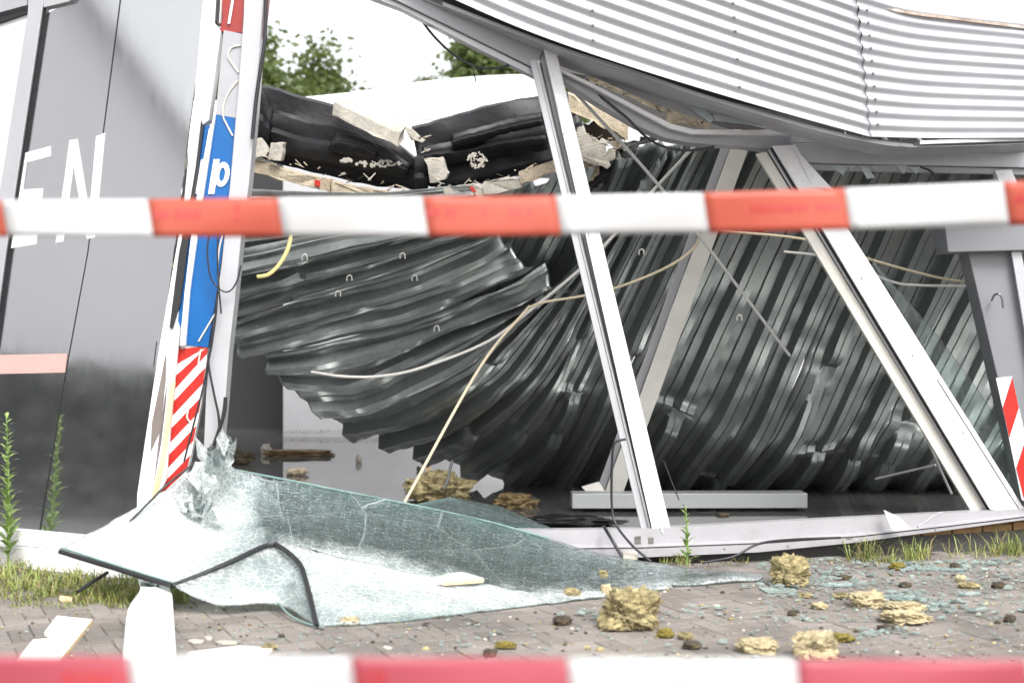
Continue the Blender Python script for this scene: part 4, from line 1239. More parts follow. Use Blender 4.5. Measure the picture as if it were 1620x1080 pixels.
# eaves pieces behind the bent header
block('timber_batten', W(924, 114, 8.75), W(1058, 164, 8.7), W(1054, 180, 8.7), W(930, 128, 8.75), 0.08, (0, 1, 0.3), M['foam'], 'bristly beige batten inside the torn eaves', 'batten', 41, 0.018)
block('timber_board', W(1058, 172, 8.72), W(1126, 190, 8.7), W(1122, 204, 8.7), W(1056, 196, 8.72), 0.08, (0, 1, 0.3), M['foam'], 'light brown timber board at the end of the eaves batten', 'board', 42, 0.008)
eb = thing('eaves_angle', 'bluish zinc angle profile bent inside the eaves under the fascia', 'metal profile', W(1000, 150, 8.5))
prism('web', pts([(876, 86), (960, 108), (1040, 128), (1130, 188), (1122, 194), (1030, 162), (930, 118), (878, 94)], 8.5), 0.006, M['header'], eb)
prism('flange', pts([(990, 108), (1050, 128), (1095, 156), (1131, 188), (1124, 194), (1080, 164), (1040, 140), (985, 116)], 8.46), 0.006, M['steel_angle'], eb)
o = prism('zinc_profile', pts([(1129, 182), (1252, 194), (1252, 204), (1128, 190)], 8.46), 0.02, M['steel_angle'])
tag(o, 'level zinc profile right of the bent eaves angle', 'metal profile')
o = rough_slab('foam_lump', [(876, 80), (886, 80), (895, 90), (886, 93), (876, 90)], 8.4, 0.05, M['wood'], 'small yellow foam lump beside the mullion top', 'foam', seed=45, jag=1)
# dark lining behind the eaves
o = mesh('eaves_lining', [W(860, 60, 9.2), W(1300, 180, 9.2), W(1700, 200, 9.6), W(1700, 290, 9.9), W(1260, 240, 9.3), W(1080, 212, 9.2), W(880, 110, 9.1)], [[0, 1, 2, 3, 4, 5, 6]], M['plinth'])
solid(o, 0.05); tag(o, 'dark lining board hidden behind the sagging fascia', 'board')

# ------------------------------------------------------------------ rods, wires, conduits
cable('tension_rod', [(886, 120, 8.5), (1060, 315, 8.9), (1249, 562, 9.6)], 0.0105, M['rod'], 'long grey rod hanging diagonally in front of the deck', 'rod')
cable('grey_conduit', [(1104, 226, 8.95), (1030, 305, 9.3), (955, 390, 9.5), (912, 431, 9.6), (840, 490, 9.75), (770, 541, 9.85), (665, 582, 9.9), (600, 595, 9.95), (540, 595, 10.0), (493, 588, 10.1)], 0.0105, M['pvc'], 'grey conduit sagging in a long curve in front of the deck', 'conduit')
cable('cream_rod', [(838, 484, 9.6), (760, 580, 9.45), (640, 794, 9.1)], 0.0105, M['pvc_beige'], 'straight cream rod standing between deck and broken glass', 'rod')
cable('beige_wire', [(838, 486, 9.58), (860, 478, 9.55), (922, 468, 9.5), (975, 455, 9.4), (1040, 430, 9.3), (1085, 404, 9.2), (1106, 378, 9.15), (1112, 340, 9.1)], 0.009, M['pvc_beige'], 'beige wire curving behind the leaning mullion', 'wire')
cable('beige_wire', [(1140, 365, 9.4), (1275, 379, 9.4), (1376, 410, 9.4), (1440, 428, 9.4), (1500, 442, 9.4), (1560, 448, 9.4)], 0.009, M['pvc_beige'], 'beige wire stretched across the right half of the deck', 'wire')
cable('white_wire', [(1240, 398, 9.45), (1300, 405, 9.45), (1360, 425, 9.45), (1410, 445, 9.45), (1450, 451, 9.45), (1560, 453, 9.45)], 0.009, M['pvc'], 'pale grey wire below the beige wire near the steel column', 'wire')
cable('yellow_conduit', [(462, 362, 9.2), (456, 392, 9.18), (442, 418, 9.16), (425, 434, 9.15), (407, 438, 9.15)], 0.0135, M['pvc_yellow'], 'short yellow conduit end hanging below the upper tape', 'conduit')
cable('black_cable', [(640, -10, 8.3), (680, 50, 8.3), (720, 88, 8.3), (760, 107, 8.3), (800, 105, 8.3), (834, 87, 8.3)], 0.0075, M['cable'], 'black cable sagging from the header against the sky')
cable('black_wire', [(738, 98, 8.3), (748, 110, 8.3), (753, 130, 8.3)], 0.004, M['cable'], 'thin loose wire end hanging against the white roof', 'wire')
cable('black_cable', [(884, 110, 8.45), (940, 146, 8.42), (990, 185, 8.42), (1020, 215, 8.45), (1050, 232, 8.5), (1090, 238, 8.5), (1130, 232, 8.5)], 0.008, M['cable'], 'black cable following the underside of the bent header')
cable('black_cable', [(1455, 264, 8.85), (1474, 272, 8.85), (1484, 290, 8.85), (1486, 310, 8.85)], 0.006, M['cable'], 'short black cable hanging beside the glass remnants at the lintel')
cable('black_cable', [(990, 694, 8.25), (972, 702, 8.25), (968, 740, 8.26), (968, 800, 8.26), (975, 830, 8.22), (1000, 862, 8.12), (1030, 888, 8.05)], 0.0075, M['cable'], 'black cable hanging from the leaning mullion down over the sill')
cable('black_cable', [(955, 832, 8.25), (966, 850, 8.1), (984, 880, 8.05)], 0.0095, M['cable'], 'thick black cable bent over the sill left of the mullion')
cable('black_cable', [(1110, 890, 8.2), (1160, 880, 8.2), (1200, 860, 8.25), (1250, 853, 8.35), (1330, 850, 8.45)], 0.007, M['cable'], 'black cable lying along the lip of the sill')
cable('thin_wire', [(1050, 728, 9.3), (1062, 760, 9.2), (1074, 790, 9.1)], 0.004, M['cable'], 'thin dark wire standing right of the leaning mullion', 'wire')
cable('steel_rod', [(1385, 757, 10.4), (1480, 735, 9.9)], 0.008, M['rod'], 'thin grey rod lying low in front of the deck behind the second mullion', 'rod', )
cable('steel_rod', [(1455, 665, 9.6), (1482, 730, 9.8), (1505, 780, 10.1)], 0.009, M['rod'], 'thin grey rod standing behind the second mullion', 'rod')

# ------------------------------------------------------------------ things on the wet floor
o = box('white_box_beam', (1.25, 10.1, 0.18), 1.66, 0.2, 0.105, M['box_grey'], None, 0.02, 0.006)
tag(o, 'long pale box profile lying on the wet floor behind the sill', 'beam')

# mineral wool and debris lumps
def lump(name, px, py, wpx, hpx, m, label, cat='debris', seed=0, zbase=0.0, rough=0.3, aspect=1.0, blocky=0.0, sub=4, group=None, lift=0.0):
    """broken lump resting on the ground; px,py = middle of its foot in the picture"""
    Y = G(py, zbase)
    c = W(px, py, Y)
    wx, hz = wpx / FPX * Y, hpx / FPX * Y * 1.05
    wy = wx * aspect * 0.75
    n = int(sub * (4.6 if wpx > 50 else 3))
    vs, fs, idx = [], [], {}
    def key(p): return tuple(round(q, 4) for q in p)
    def addv(p):
        k = key(p)
        if k not in idx:
            idx[k] = len(vs); vs.append(Vector(p))
        return idx[k]
    for ax in range(3):
        for sg in (-1, 1):
            for i in range(n):
                for j in range(n):
                    q = []
                    for di, dj in ((0, 0), (1, 0), (1, 1), (0, 1)):
                        a, b = -1 + 2 * (i + di) / n, -1 + 2 * (j + dj) / n
                        p = [0, 0, 0]; p[ax] = sg; p[(ax + 1) % 3] = a; p[(ax + 2) % 3] = b
                        q.append(addv(p))
                    fs.append(q if sg > 0 else q[::-1])
    out = []
    for v in vs:
        s = v.normalized()
        cube = v * 0.82
        p = s * (1 - blocky) + cube * blocky
        sd = seed * 3.1
        f = 1 + rough * n3(s, 1.6, sd) + rough * 0.6 * n3(s, 4.2, sd) + rough * 0.45 * n3(s, 10, sd) + rough * 0.3 * n3(s, 21, sd)
        p = p * f
        z = max(p.z, -0.78 - 0.1 * n3(s, 3, sd))
        out.append(Vector((c.x + p.x * wx / 2, c.y + wy / 2 + p.y * wy / 2, zbase + lift + (z + 0.8) / 1.75 * hz)))
    base_pts = list(out)
    if name == 'mineral_wool' and wpx > 22:
        r = random.Random(seed)
        cen = Vector((c.x, c.y + wy / 2, zbase + hz * 0.4))
        for k in range(int(wpx * 9)):
            v = out[r.randrange(len(out))] if k == 0 else Vector(base_pts[r.randrange(len(base_pts))])
            if v.z < zbase + 0.004: continue
            d = (v - cen).normalized() * 0.6 + Vector((r.uniform(-1, 1), r.uniform(-1, 1), r.uniform(-.7, .7)))
            d.normalize()
            l = r.uniform(0.005, 0.017) * (1 if wpx < 60 else 1.3)
            q = d.cross(Vector((r.uniform(-1, 1), r.uniform(-1, 1), r.uniform(-1, 1)))).normalized() * r.uniform(.0008, .0022)
            n0 = len(out)
            st = v - d * 0.003
            out += [st - q, st + q, st + d * l + Vector((0, 0, r.uniform(-.004, .002)))]
            fs.append([n0, n0 + 1, n0 + 2])
    o = mesh(name, out, fs, m, None, 180 if rough < 0.2 else 75, origin=(c.x, c.y + wy / 2, zbase))
    return tag(o, label, cat, group)
L_ = lump
L_('mineral_wool', 1000, 1000, 90, 58, M['wool'], 'large yellow mineral wool block in the middle of the pavement', 'mineral wool', 1, rough=0.42, blocky=0.6, sub=7)
o = block('wool_crust', W(966, 942, 6.55), W(1036, 954, 6.5), W(1044, 966, 6.45), W(958, 952, 6.5), 0.02, (0, 0.3, -1), M['wool_pale'], 'pale crust lying on top of the large mineral wool block', 'mineral wool', 77, 0.006)
L_('mineral_wool', 1255, 930, 64, 46, M['wool'], 'square mineral wool block near the tip of the broken glass', 'mineral wool', 2, rough=0.34, blocky=0.7, sub=7)
L_('mineral_wool', 1378, 964, 58, 22, M['wool_pale'], 'long tapered mineral wool strip on the right pavement', 'mineral wool', 3, rough=0.35, blocky=0.3)
L_('mineral_wool', 1436, 972, 58, 15, M['wool_pale'], 'upper of the two flat mineral wool scraps at right, with dark ends', 'mineral wool', 4, rough=0.5)
L_('mineral_wool', 1440, 990, 72, 18, M['wool_pale'], 'lower of the two flat mineral wool scraps at right', 'mineral wool', 5, rough=0.5)
L_('mineral_wool', 1202, 1037, 66, 22, M['wool_pale'], 'flat mineral wool piece just above the lower tape, left of the bigger lump', 'mineral wool', 6, rough=0.3, blocky=0.5)
L_('mineral_wool', 1293, 1045, 70, 36, M['wool_pale'], 'ragged mineral wool lump touching the lower tape in the picture', 'mineral wool', 7, rough=0.45, blocky=0.4)
L_('mineral_wool', 1332, 1017, 38, 12, M['moss'], 'small two toned wool flake above the ragged lump', 'mineral wool', 8, rough=0.4)
L_('mineral_wool', 906, 948, 26, 16, M['wool'], 'small yellow wool scrap at the foot of the broken glass', 'mineral wool', 9, rough=0.4)
L_('mineral_wool', 960, 945, 18, 18, M['wool_pale'], 'thin wool splinter beside the large mineral wool block', 'mineral wool', 10, rough=0.4)
L_('mineral_wool', 955, 914, 15, 11, M['wool'], 'tiny wool scrap lying on the broken glass', 'mineral wool', 11, rough=0.4, zbase=0.06)
L_('mineral_wool', 1422, 902, 25, 11, M['moss'], 'round mossy wool lump near the plinth', 'mineral wool', 12, rough=0.3)
L_('mineral_wool', 1522, 922, 18, 12, M['wool_pale'], 'pale wool lump at the right edge group', 'mineral wool', 13, rough=0.4)
L_('mineral_wool', 1536, 932, 30, 9, M['wool'], 'flat wool lump below the pale one at the right', 'mineral wool', 14, rough=0.4)
L_('mineral_wool', 1276, 947, 20, 8, M['wool'], 'thin wool flake below the square block', 'mineral wool', 15, rough=0.4)
L_('mineral_wool', 1333, 948, 24, 9, M['wool'], 'thin wool flake left of the tapered strip', 'mineral wool', 16, rough=0.4)
L_('mineral_wool', 1298, 964, 26, 9, M['wool_pale'], 'pale flake between the glass bits and the tapered strip', 'mineral wool', 17, rough=0.4)
L_('mineral_wool', 552, 990, 32, 12, M['wool_pale'], 'wool flake at the front corner of the broken glass', 'mineral wool', 18, rough=0.45)
L_('mineral_wool', 425, 1030, 22, 11, M['wool'], 'brown wool flake beside the white sheet at lower left', 'mineral wool', 19, rough=0.4)
L_('mineral_wool', 800, 1027, 32, 9, M['moss'], 'flat green brown wool flake in the middle foreground', 'mineral wool', 20, rough=0.4)
L_('mineral_wool', 1054, 1010, 28, 13, M['moss'], 'mossy lump right below the large wool block', 'mineral wool', 21, rough=0.35)
L_('mineral_wool', 1085, 1012, 24, 10, M['wool'], 'brown yellow lump beside the mossy lump', 'mineral wool', 22, rough=0.35)
L_('debris_lump', 1096, 1028, 30, 12, M['wool_dark'], 'half dark half green lump in front of the mossy lump', 'debris', 23, rough=0.3)
L_('debris_lump', 890, 990, 30, 14, M['wool_dark'], 'dark charred lump left of the large wool block', 'debris', 24, rough=0.35)
L_('debris_lump', 1337, 918, 25, 7, M['wool_dark'], 'dark flat lump right of the square wool block', 'debris', 25, rough=0.3)
L_('debris_lump', 1434, 930, 20, 8, M['wool_dark'], 'dark lump beyond the tapered wool strip', 'debris', 26, rough=0.3)
L_('debris_lump', 1512, 900, 16, 9, M['wool_dark'], 'dark lump among green glass near the plinth', 'debris', 27, rough=0.3)
L_('debris_lump', 1600, 986, 18, 12, M['wool_dark'], 'dark lump at the right edge of the pavement', 'debris', 28, rough=0.35)
L_('debris_lump', 1404, 998, 28, 8, M['wool_dark'], 'grey brown flat lump under the wool scraps at right', 'debris', 29, rough=0.3)
L_('debris_lump', 1582, 932, 22, 10, M['wool_dark'], 'dark lump with pale tip at far right', 'debris', 30, rough=0.35)
L_('debris_lump', 1254, 974, 15, 8, M['wool_dark'], 'small dark lump below the thin flake', 'debris', 31, rough=0.3)
L_('debris_lump', 775, 1040, 22, 12, M['wool_dark'], 'dark lump just above the lower tape, in the middle', 'debris', 32, rough=0.3)
# tiny crumbs nobody could count
vs, fs, mi = [], [], []
r = random.Random(5)
for k in range(1300):
    y = r.uniform(5.3, 8.3)
    x = r.uniform(-0.36, 0.36) * y
    if r.random() > 0.3 + 0.7 * (x / y + 0.36) / 0.72: continue
    sz = r.uniform(0.003, 0.011) * (1 if r.random() < 0.88 else 1.9)
    n0 = len(vs); ph = r.random() * 6
    el = r.uniform(.5, 1)
    for (rr, h) in ((1.0, 0.0), (0.95, 0.35), (0.5, 0.75)):
        for t in range(5):
            th = t * 1.2566 + ph
            q = sz * rr * r.uniform(.75, 1.2)
            vs.append(Vector((x + q * math.cos(th), y + q * el * math.sin(th), 0.001 + sz * h * r.uniform(.7, 1.2))))
    m_ = r.choice((0, 0, 1, 1, 1, 2))
    for lv in (0, 5):
        for t in range(5):
            u_ = (t + 1) % 5
            fs.append([n0 + lv + t, n0 + lv + u_, n0 + lv + 5 + u_, n0 + lv + 5 + t]); mi.append(m_)
    fs.append([n0 + 10 + t for t in range(5)]); mi.append(m_)
o = mesh('crumbs', vs, fs, None, mats=[M['wool'], M['wool_dark'], M['foam_white']], midx=mi)
tag(o, kind='stuff')
# torn crumbs and splinters caught along the broken roof edge
vs, fs, mi = [], [], []
for (x0, y0, x1, y1, n_) in ((395, 246, 650, 300, 26), (690, 300, 885, 262, 34), (650, 205, 690, 250, 8), (905, 205, 1000, 240, 30), (925, 125, 1120, 196, 30)):
    for k in range(n_):
        f = r.random()
        px, py = x0 + (x1 - x0) * f + r.gauss(0, 4), y0 + (y1 - y0) * f + r.gauss(0, 5)
        Y = (9.98 if x0 < 900 else (9.6 if y0 > 190 else 8.66)) + r.uniform(-.06, .04)
        c = W(px, py, Y)
        n0 = len(vs)
        l, wd = r.uniform(.006, .045), r.uniform(.002, .007)
        a_ = r.uniform(-.9, .9)
        ax = Vector((math.cos(a_), r.uniform(-.4, .4), math.sin(a_))); up_ = Vector((-ax.z, 0, ax.x))
        dp = Vector((0, 1, 0)) * wd
        for e in (-1, 1):
            for (u_, d_) in ((-1, -1), (1, -1), (1, 1), (-1, 1)):
                vs.append(c + ax * l * e * r.uniform(.5, 1) + up_ * wd * u_ * r.uniform(.4, 1) + dp * d_)
        fs += [[n0 + q for q in f_] for f_ in BOXF]
        mi += [r.choice((0, 0, 1, 2))] * 6
o = mesh('insulation_crumbs', vs, fs, None, mats=[M['foam_white'], M['foam'], M['wool_dark']], midx=mi)
tag(o, kind='stuff')
# inside
Lf = dict(zbase=FZ)
L_('mineral_wool', 690, 796, 92, 40, M['wool'], 'large wet wool clump on the floor at the foot of the cream rod', 'mineral wool', 40, rough=0.6, **Lf)
L_('debris_lump', 815, 806, 60, 20, M['wool_wet'], 'brown soaked lump on the floor behind the broken glass', 'debris', 41, rough=0.5, **Lf)
L_('debris_lump', 842, 800, 24, 12, M['wool_dark'], 'black round lump beside the brown soaked one', 'debris', 42, rough=0.3, **Lf)
L_('debris_lump', 900, 834, 150, 14, M['felt'], 'long black soggy debris behind the sill', 'debris', 43, rough=0.4, aspect=0.5, **Lf)
L_('wet_board', 470, 722, 112, 9, M['wool_wet'], 'wet brown board with wool floating on the dark floor', 'board', 44, rough=0.3, blocky=0.8, aspect=0.5, **Lf)
L_('debris_lump', 420, 718, 16, 14, M['foam_white'], 'pale pointed scrap at the left end of the wet board', 'debris', 45, rough=0.4, **Lf)
L_('debris_lump', 375, 735, 40, 20, M['wool_dark'], 'dark folded scrap on the floor beside the pillar', 'debris', 46, rough=0.5, **Lf)
L_('debris_lump', 468, 752, 34, 10, M['foam'], 'beige scrap on the dark floor in front of the wet board', 'debris', 47, rough=0.4, **Lf)
L_('debris_lump', 567, 731, 10, 12, M['foam_white'], 'tiny white cup like scrap on the reflecting floor', 'debris', 48, rough=0.2, **Lf)
L_('debris_lump', 662, 745, 7, 7, M['wool_dark'], 'tiny black speck left of the cream rod', 'debris', 49, rough=0.2, **Lf)
L_('debris_lump', 1145, 816, 20, 4, M['wool_dark'], 'thin dark flake in front of the white box profile', 'debris', 50, rough=0.2, **Lf)
o = mesh('wood_post', [], [], M['brown']) if False else prism('wood_post', pts([(674, 728), (682, 728), (681, 758), (673, 758)], 12.0), 0.04, M['wood'])
tag(o, 'short light brown wooden post behind the cream rod', 'post')
o = tube('metal_ribbon', pts([(716, 728), (711, 745), (708, 760), (702, 772)], 10.4), 0.011, M['zinc'])
tag(o, 'twisted grey metal ribbon hanging from the deck edge', 'metal scrap')

# ------------------------------------------------------------------ shattered window pane
sg = thing('shattered_window', 'collapsed sheet of shattered laminated glass draped from the pillar to the pavement', 'broken window', W(600, 985, 6.6))
cols = [
    [(350, 702, 7.6), (240, 790, 7.45), (95, 872, 7.2)],
    [(362, 735, 7.75), (290, 822, 7.45), (180, 898, 7.0)],
    [(405, 751, 7.95), (350, 835, 7.5), (272, 925, 6.85)],
    [(470, 763, 8.0), (430, 826, 7.6), (360, 890, 7.05)],
    [(540, 777, 8.05), (500, 826, 7.65), (436, 861, 7.25)],
    [(660, 801, 8.1), (625, 848, 7.65), (560, 886, 7.2)],
    [(770, 825, 8.15), (745, 870, 7.7), (680, 916, 7.12)],
    [(870, 853, 8.15), (855, 892, 7.72), (800, 937, 7.18)],
    [(960, 880, 8.1), (965, 907, 7.75), (920, 940.5, 7.27)],
    [(1080, 898, 8.05), (1085, 911, 7.8), (1060, 928, 7.5)],
    [(1205, 910, 7.85), (1208, 913, 7.8), (1200, 917.5, 7.7)],
]
cz = np.array([[.8, 1.0, .95], [.8, 1.0, .9], [.4, .9, .85], [-.1, .25, .7], [-.2, -.1, .5], [-.2, -.15, .75], [-.2, -.1, .6], [0., -.1, .5], [.15, .0, .6], [.1, .1, .65], [.5, .5, .75]])
def glass_patch(name, cols, cz, nu, nv, seed, wob=0.012, thick=0.01):
    A = np.array([[tuple(W(*p)) for p in c] for c in cols])
    P = crm(A, nu); C = crm(cz[:, :, None], nu)
    P = np.stack([crm(P[i], nv) for i in range(nu)]); C = np.stack([crm(C[i], nv) for i in range(nu)])[:, :, 0]
    for i in range(nu):
        for j in range(nv):
            p = P[i, j]
            a = wob * (0.4 + min(1, max(0, C[i, j])) * 1.3)
            P[i, j] = p + np.array([0, n3(p, 4, seed) * a, n3(p, 4, seed + 1) * a + 0.7 * a * n3(p, 13, seed + 2)])
            P[i, j, 2] = max(P[i, j, 2], 0.006)
            C[i, j] += 0.12 * n3(p, 5, seed + 4)
    o = grid(name, P, M['crazed'], sg, smooth=180, attr=C)
    o.data.materials.append(M['glass_edge'])
    sm_ = solid(o, thick)
    return P
PG = glass_patch('glass_sheet', cols, cz, 80, 40, 1)
F1 = [[(272, 926, 6.84), (285, 936, 6.8), (300, 945, 6.76)], [(360, 891, 7.04), (352, 925, 6.86), (345, 957, 6.74)], [(436, 862, 7.24), (440, 910, 7.0), (440, 956, 6.82)], [(480, 902, 6.98), (485, 945, 6.78), (500, 991, 6.46)]]
glass_patch('glass_flap', F1, np.array([[.8, .75, .9], [.7, .55, .8], [.7, .55, .8], [.7, .5, .35]]), 34, 20, 5, 0.008)
F2 = [[(438, 861, 7.24), (475, 905, 6.95), (505, 990, 6.47)], [(560, 886, 7.19), (575, 938, 6.83), (600, 987, 6.52)], [(680, 916, 7.11), (692, 945, 6.88), (700, 974, 6.7)], [(800, 937, 7.17), (806, 950, 7.02), (812, 961, 6.92)], [(920, 940.5, 7.26), (922, 944, 7.2), (924, 949, 7.12)], [(1060, 928, 7.49), (1062, 929, 7.47), (1064, 931, 7.45)]]
glass_patch('glass_flap', F2, np.array([[.95, .8, .5], [1., .75, .45], [1., .8, .5], [1., .9, .7], [.9, .9, .8], [.7, .7, .7]]), 60, 24, 9, 0.012)
def rub(pl, r, nm='rubber_seal'):
    tube(nm, [W(*p) for p in pl], r, M['gasket'], sg, sides=6, n=len(pl) * 8)
rub([(95, 872, 7.18), (140, 886, 7.06), (190, 901, 6.96), (240, 917, 6.87), (272, 926, 6.82)], 0.014)
rub([(272, 926, 6.82), (310, 912, 6.9), (370, 886, 7.03), (415, 865, 7.18), (436, 860, 7.22)], 0.013)
rub([(436, 860, 7.22), (455, 873, 7.08), (474, 892, 6.96), (483, 915, 6.85), (492, 950, 6.65), (501, 990, 6.44)], 0.013)
rub([(346, 703, 7.57), (300, 738, 7.52), (262, 768, 7.44), (240, 790, 7.4), (212, 818, 7.36), (180, 851, 7.28)], 0.006)
# clean green edges of the laminate
tube('glass_rim', [W(*p) for p in [(362, 741, 7.9), (470, 762, 7.99), (540, 776, 8.04), (660, 800, 8.09), (770, 824, 8.14), (870, 852, 8.14)]], 0.006, M['glass_edge'], sg, sides=5)
tube('glass_rim', [W(*p) for p in [(97, 866, 7.18), (190, 896, 6.97), (272, 921, 6.84)]], 0.005, M['glass_edge'], sg, sides=5)
tube('glass_rim', [W(*p) for p in [(440, 953, 6.8), (462, 975, 6.62), (502, 992, 6.45)]], 0.006, M['glass_edge'], sg, sides=5)
# shredded sheet standing up in front of the pillar foot
r = random.Random(8)
for k in range(44):
    f = r.random()
    x, y = 345 + r.gauss(0, 13) - 34 * f, 704 + 105 * f + r.uniform(-8, 8)
    s_ = r.uniform(9, 27)
    a = r.uniform(-1.2, 0.4)
    Yd = 7.56 - 0.1 * f + r.uniform(-0.07, 0.03)
    q = []
    for t in (0, 1.1, 2.3, 3.5, 4.9)[:r.choice((3, 4, 5))]:
        q.append(W(x + s_ * math.cos(a + t) * r.uniform(.35, .8), y + s_ * math.sin(a + t) * r.uniform(.6, 1.3), Yd + r.uniform(-.05, .05)))
    o = prism('glass_shred', q, 0.007, M['crazed'], sg)
    at = o.data.attributes.new('craze', 'FLOAT', 'POINT'); at.data.foreach_set('value', [r.choice((.4, .8, 1.2, 1.5, 1.5))] * len(o.data.vertices))
# second darker pane piece behind the rim
o = prism('glass_piece', [W(655, 798, 8.35), (W(712, 786, 8.45)), W(790, 800, 8.45), W(880, 838, 8.3), W(858, 850, 8.25)], 0.008, M['shard_dark'], None)
tag(o, 'dark green tinted glass piece leaning behind the rim of the shattered sheet', 'glass shard')

# ------------------------------------------------------------------ boards and sheets in the foreground
def flatboard(name, pl, z, thick, m, label, cat, edge=None):
    q = [W(a, b, G(b, z + thick)) for a, b in pl]
    o = prism(name, q, thick, m, None, (0, 0, -1), 0.002)
    return tag(o, label, cat)
o = flatboard('white_board', [(90, 973), (146, 979), (92, 1045), (24, 1045), (52, 1011), (92, 1007), (70, 999)], 0.0, 0.02, M['wood_white'], 'broken white painted board with a notch at lower left', 'board')
o = prism('raw_edge', [W(146.5, 979.5, G(979, .02) - .003), W(146.8, 986, G(979, .02) - .003), W(93, 1053, G(1045, .02) - .003), W(92.5, 1045.5, G(1045, .02) - .003)], 0.004, M['wood'], o)
cols = [[(218, 916, 7.15), (222, 935, 6.8), (203, 965, 6.5), (197, 1010, 6.1), (192, 1075, 5.4)], [(245, 922, 7.1), (245, 940, 6.78), (238, 970, 6.5), (236, 1015, 6.1), (234, 1075, 5.4)], [(268, 930, 7.0), (272, 945, 6.75), (274, 972, 6.5), (277, 1015, 6.1), (280, 1075, 5.4)]]
A = np.array([[tuple(W(*p)) for p in c] for c in cols])
P = crm(A, 14); P = np.stack([crm(P[i], 24) for i in range(14)])
for i in range(14):
    for j in range(24):
        P[i, j, 2] = max(P[i, j, 2] + 0.015 * math.sin(i / 13 * math.pi) + 0.01 * n3(P[i, j], 5), 0.006)
o = grid('white_trim_sheet', P, M['plastic_white']); solid(o, 0.006)
tag(o, 'long white trim sheet sliding from under the broken glass towards the camera', 'trim sheet')
o = flatboard('white_sheet', [(284, 1052), (300, 1030), (380, 1020), (432, 1024), (420, 1034), (400, 1060)], 0.0, 0.012, M['wood_white'], 'flat white sheet in the foreground right of the trim sheet', 'sheet')
o = flatboard('white_plank', [(640, 912), (730, 903), (766, 914), (700, 919), (664, 917)], 0.1, 0.016, M['wood_white'], 'short white plank with a raw wood edge lying on the shattered glass', 'plank')
prism('raw_edge', [W(700, 919.3, G(919, .116) - .004), W(766, 914.3, G(914, .116) - .004), W(765, 921, G(914, .116) - .004), W(700, 926, G(919, .116) - .004)], 0.003, M['wood'], o)
L_('wool_scrap', 246, 984, 26, 16, M['foam_white'], 'cream scrap lying on the white trim sheet', 'debris', 60, rough=0.4, zbase=0.03)
cols = [[(222, 920, 6.95), (226, 945, 6.78), (236, 972, 6.5)], [(236, 918, 6.92), (240, 945, 6.72), (244, 975, 6.44)], [(252, 926, 6.9), (250, 948, 6.76), (250, 970, 6.5)]]
A = np.array([[tuple(W(*p)) for p in c] for c in cols]); P = crm(A, 8); P = np.stack([crm(P[i], 10) for i in range(8)])
o = grid('plastic_wrap', P, M['glass_dusty']); solid(o, 0.003)
tag(o, 'grey translucent plastic wrap hanging over the white trim sheet', 'plastic wrap')
o = tube('rubber_rod', [W(170, 905, 7.2), W(146, 920, 7.1), W(122, 936, 7.0)], 0.009, M['gasket'], smooth_path=False)
tag(o, 'short black rubber rod poking out over the grass under the glass', 'rod')
o = flatboard('wood_sliver', [(116, 939), (150, 944), (148, 949), (118, 944)], 0, 0.012, M['foam'], 'pale sliver at the end of the black rubber rod', 'sliver')
o = flatboard('wood_sliver', [(94, 941), (114, 943), (114, 948), (94, 947)], 0, 0.012, M['wood'], 'small yellowish sliver left of the pale one', 'sliver')
for k, (a, b, s_, lb) in enumerate([(310, 1012, 14, 'flat white flake right of the trim sheet'), (360, 1014, 20, 'larger flat white flake beside the white sheet'), (330, 1007, 7, 'tiny white flake between the two larger ones')]):
    flatboard('white_flake', [(a - s_, b), (a - s_ * .3, b - 3), (a + s_, b - 1), (a + s_ * .7, b + 3), (a - s_ * .4, b + 3)], 0, 0.008, M['foam_white'], lb, 'flake')
o = flatboard('white_block', [(985, 872), (1008, 870), (1009, 878), (986, 880)], 0.05, 0.03, M['foam_white'], 'small white block under the black cables at the sill', 'block')

# broken glass bits on the paving
vs, fs = [], []
r = random.Random(21)
def bit(x, y, s, z=0.004, tilt=0.25):
    k = r.randrange(3, 6); n0 = len(vs)
    a0 = r.random() * 6.28
    tx, ty = r.uniform(-tilt, tilt), r.uniform(-tilt, tilt)
    ring = []
    for i in range(k):
        th = a0 + i * 6.283 / k; rr = s * r.uniform(0.5, 1.1)
        dx, dy = rr * math.cos(th), rr * math.sin(th)
        ring.append((x + dx, y + dy, z + s * tilt * 1.1 + dx * tx + dy * ty))
    h = 0.005
    vs.extend([Vector((a, b, c + h)) for a, b, c in ring] + [Vector(q) for q in ring])
    fs.append([n0 + i for i in range(k)])
    for i in range(k):
        j = (i + 1) % k
        fs.append([n0 + i, n0 + k + i, n0 + k + j, n0 + j])
def scatter(n, px0, px1, py0, py1, s0, s1):
    for _ in range(n):
        py = r.uniform(py0, py1); px = r.uniform(px0, px1); Y = G(py)
        p = W(px, py, Y); bit(p.x, p.y, r.uniform(s0, s1) * (2.0 if r.random() < 0.08 else 1))
scatter(420, 1200, 1660, 886, 930, 0.006, 0.022)
scatter(280, 1200, 1660, 925, 985, 0.005, 0.02)
scatter(260, 700, 1660, 975, 1060, 0.004, 0.015)
scatter(140, 280, 700, 990, 1050, 0.004, 0.013)
scatter(60, 0, 280, 950, 1050, 0.003, 0.008)
for cxp_, cyp_, n in ((1290, 915, 40), (1430, 945, 70), (1490, 960, 60), (1400, 1002, 30), (1110, 970, 20), (1440, 895, 60), (1560, 890, 80), (950, 975, 25), (1240, 925, 40)):
    for _ in range(n):
        px, py = r.gauss(cxp_, 28), r.gauss(cyp_, 5)
        if py < 888: continue
        p = W(px, py, G(py)); bit(p.x, p.y, r.uniform(0.008, 0.03))
o = mesh('glass_fragments', vs, fs, M['shard']); tag(o, kind='stuff')
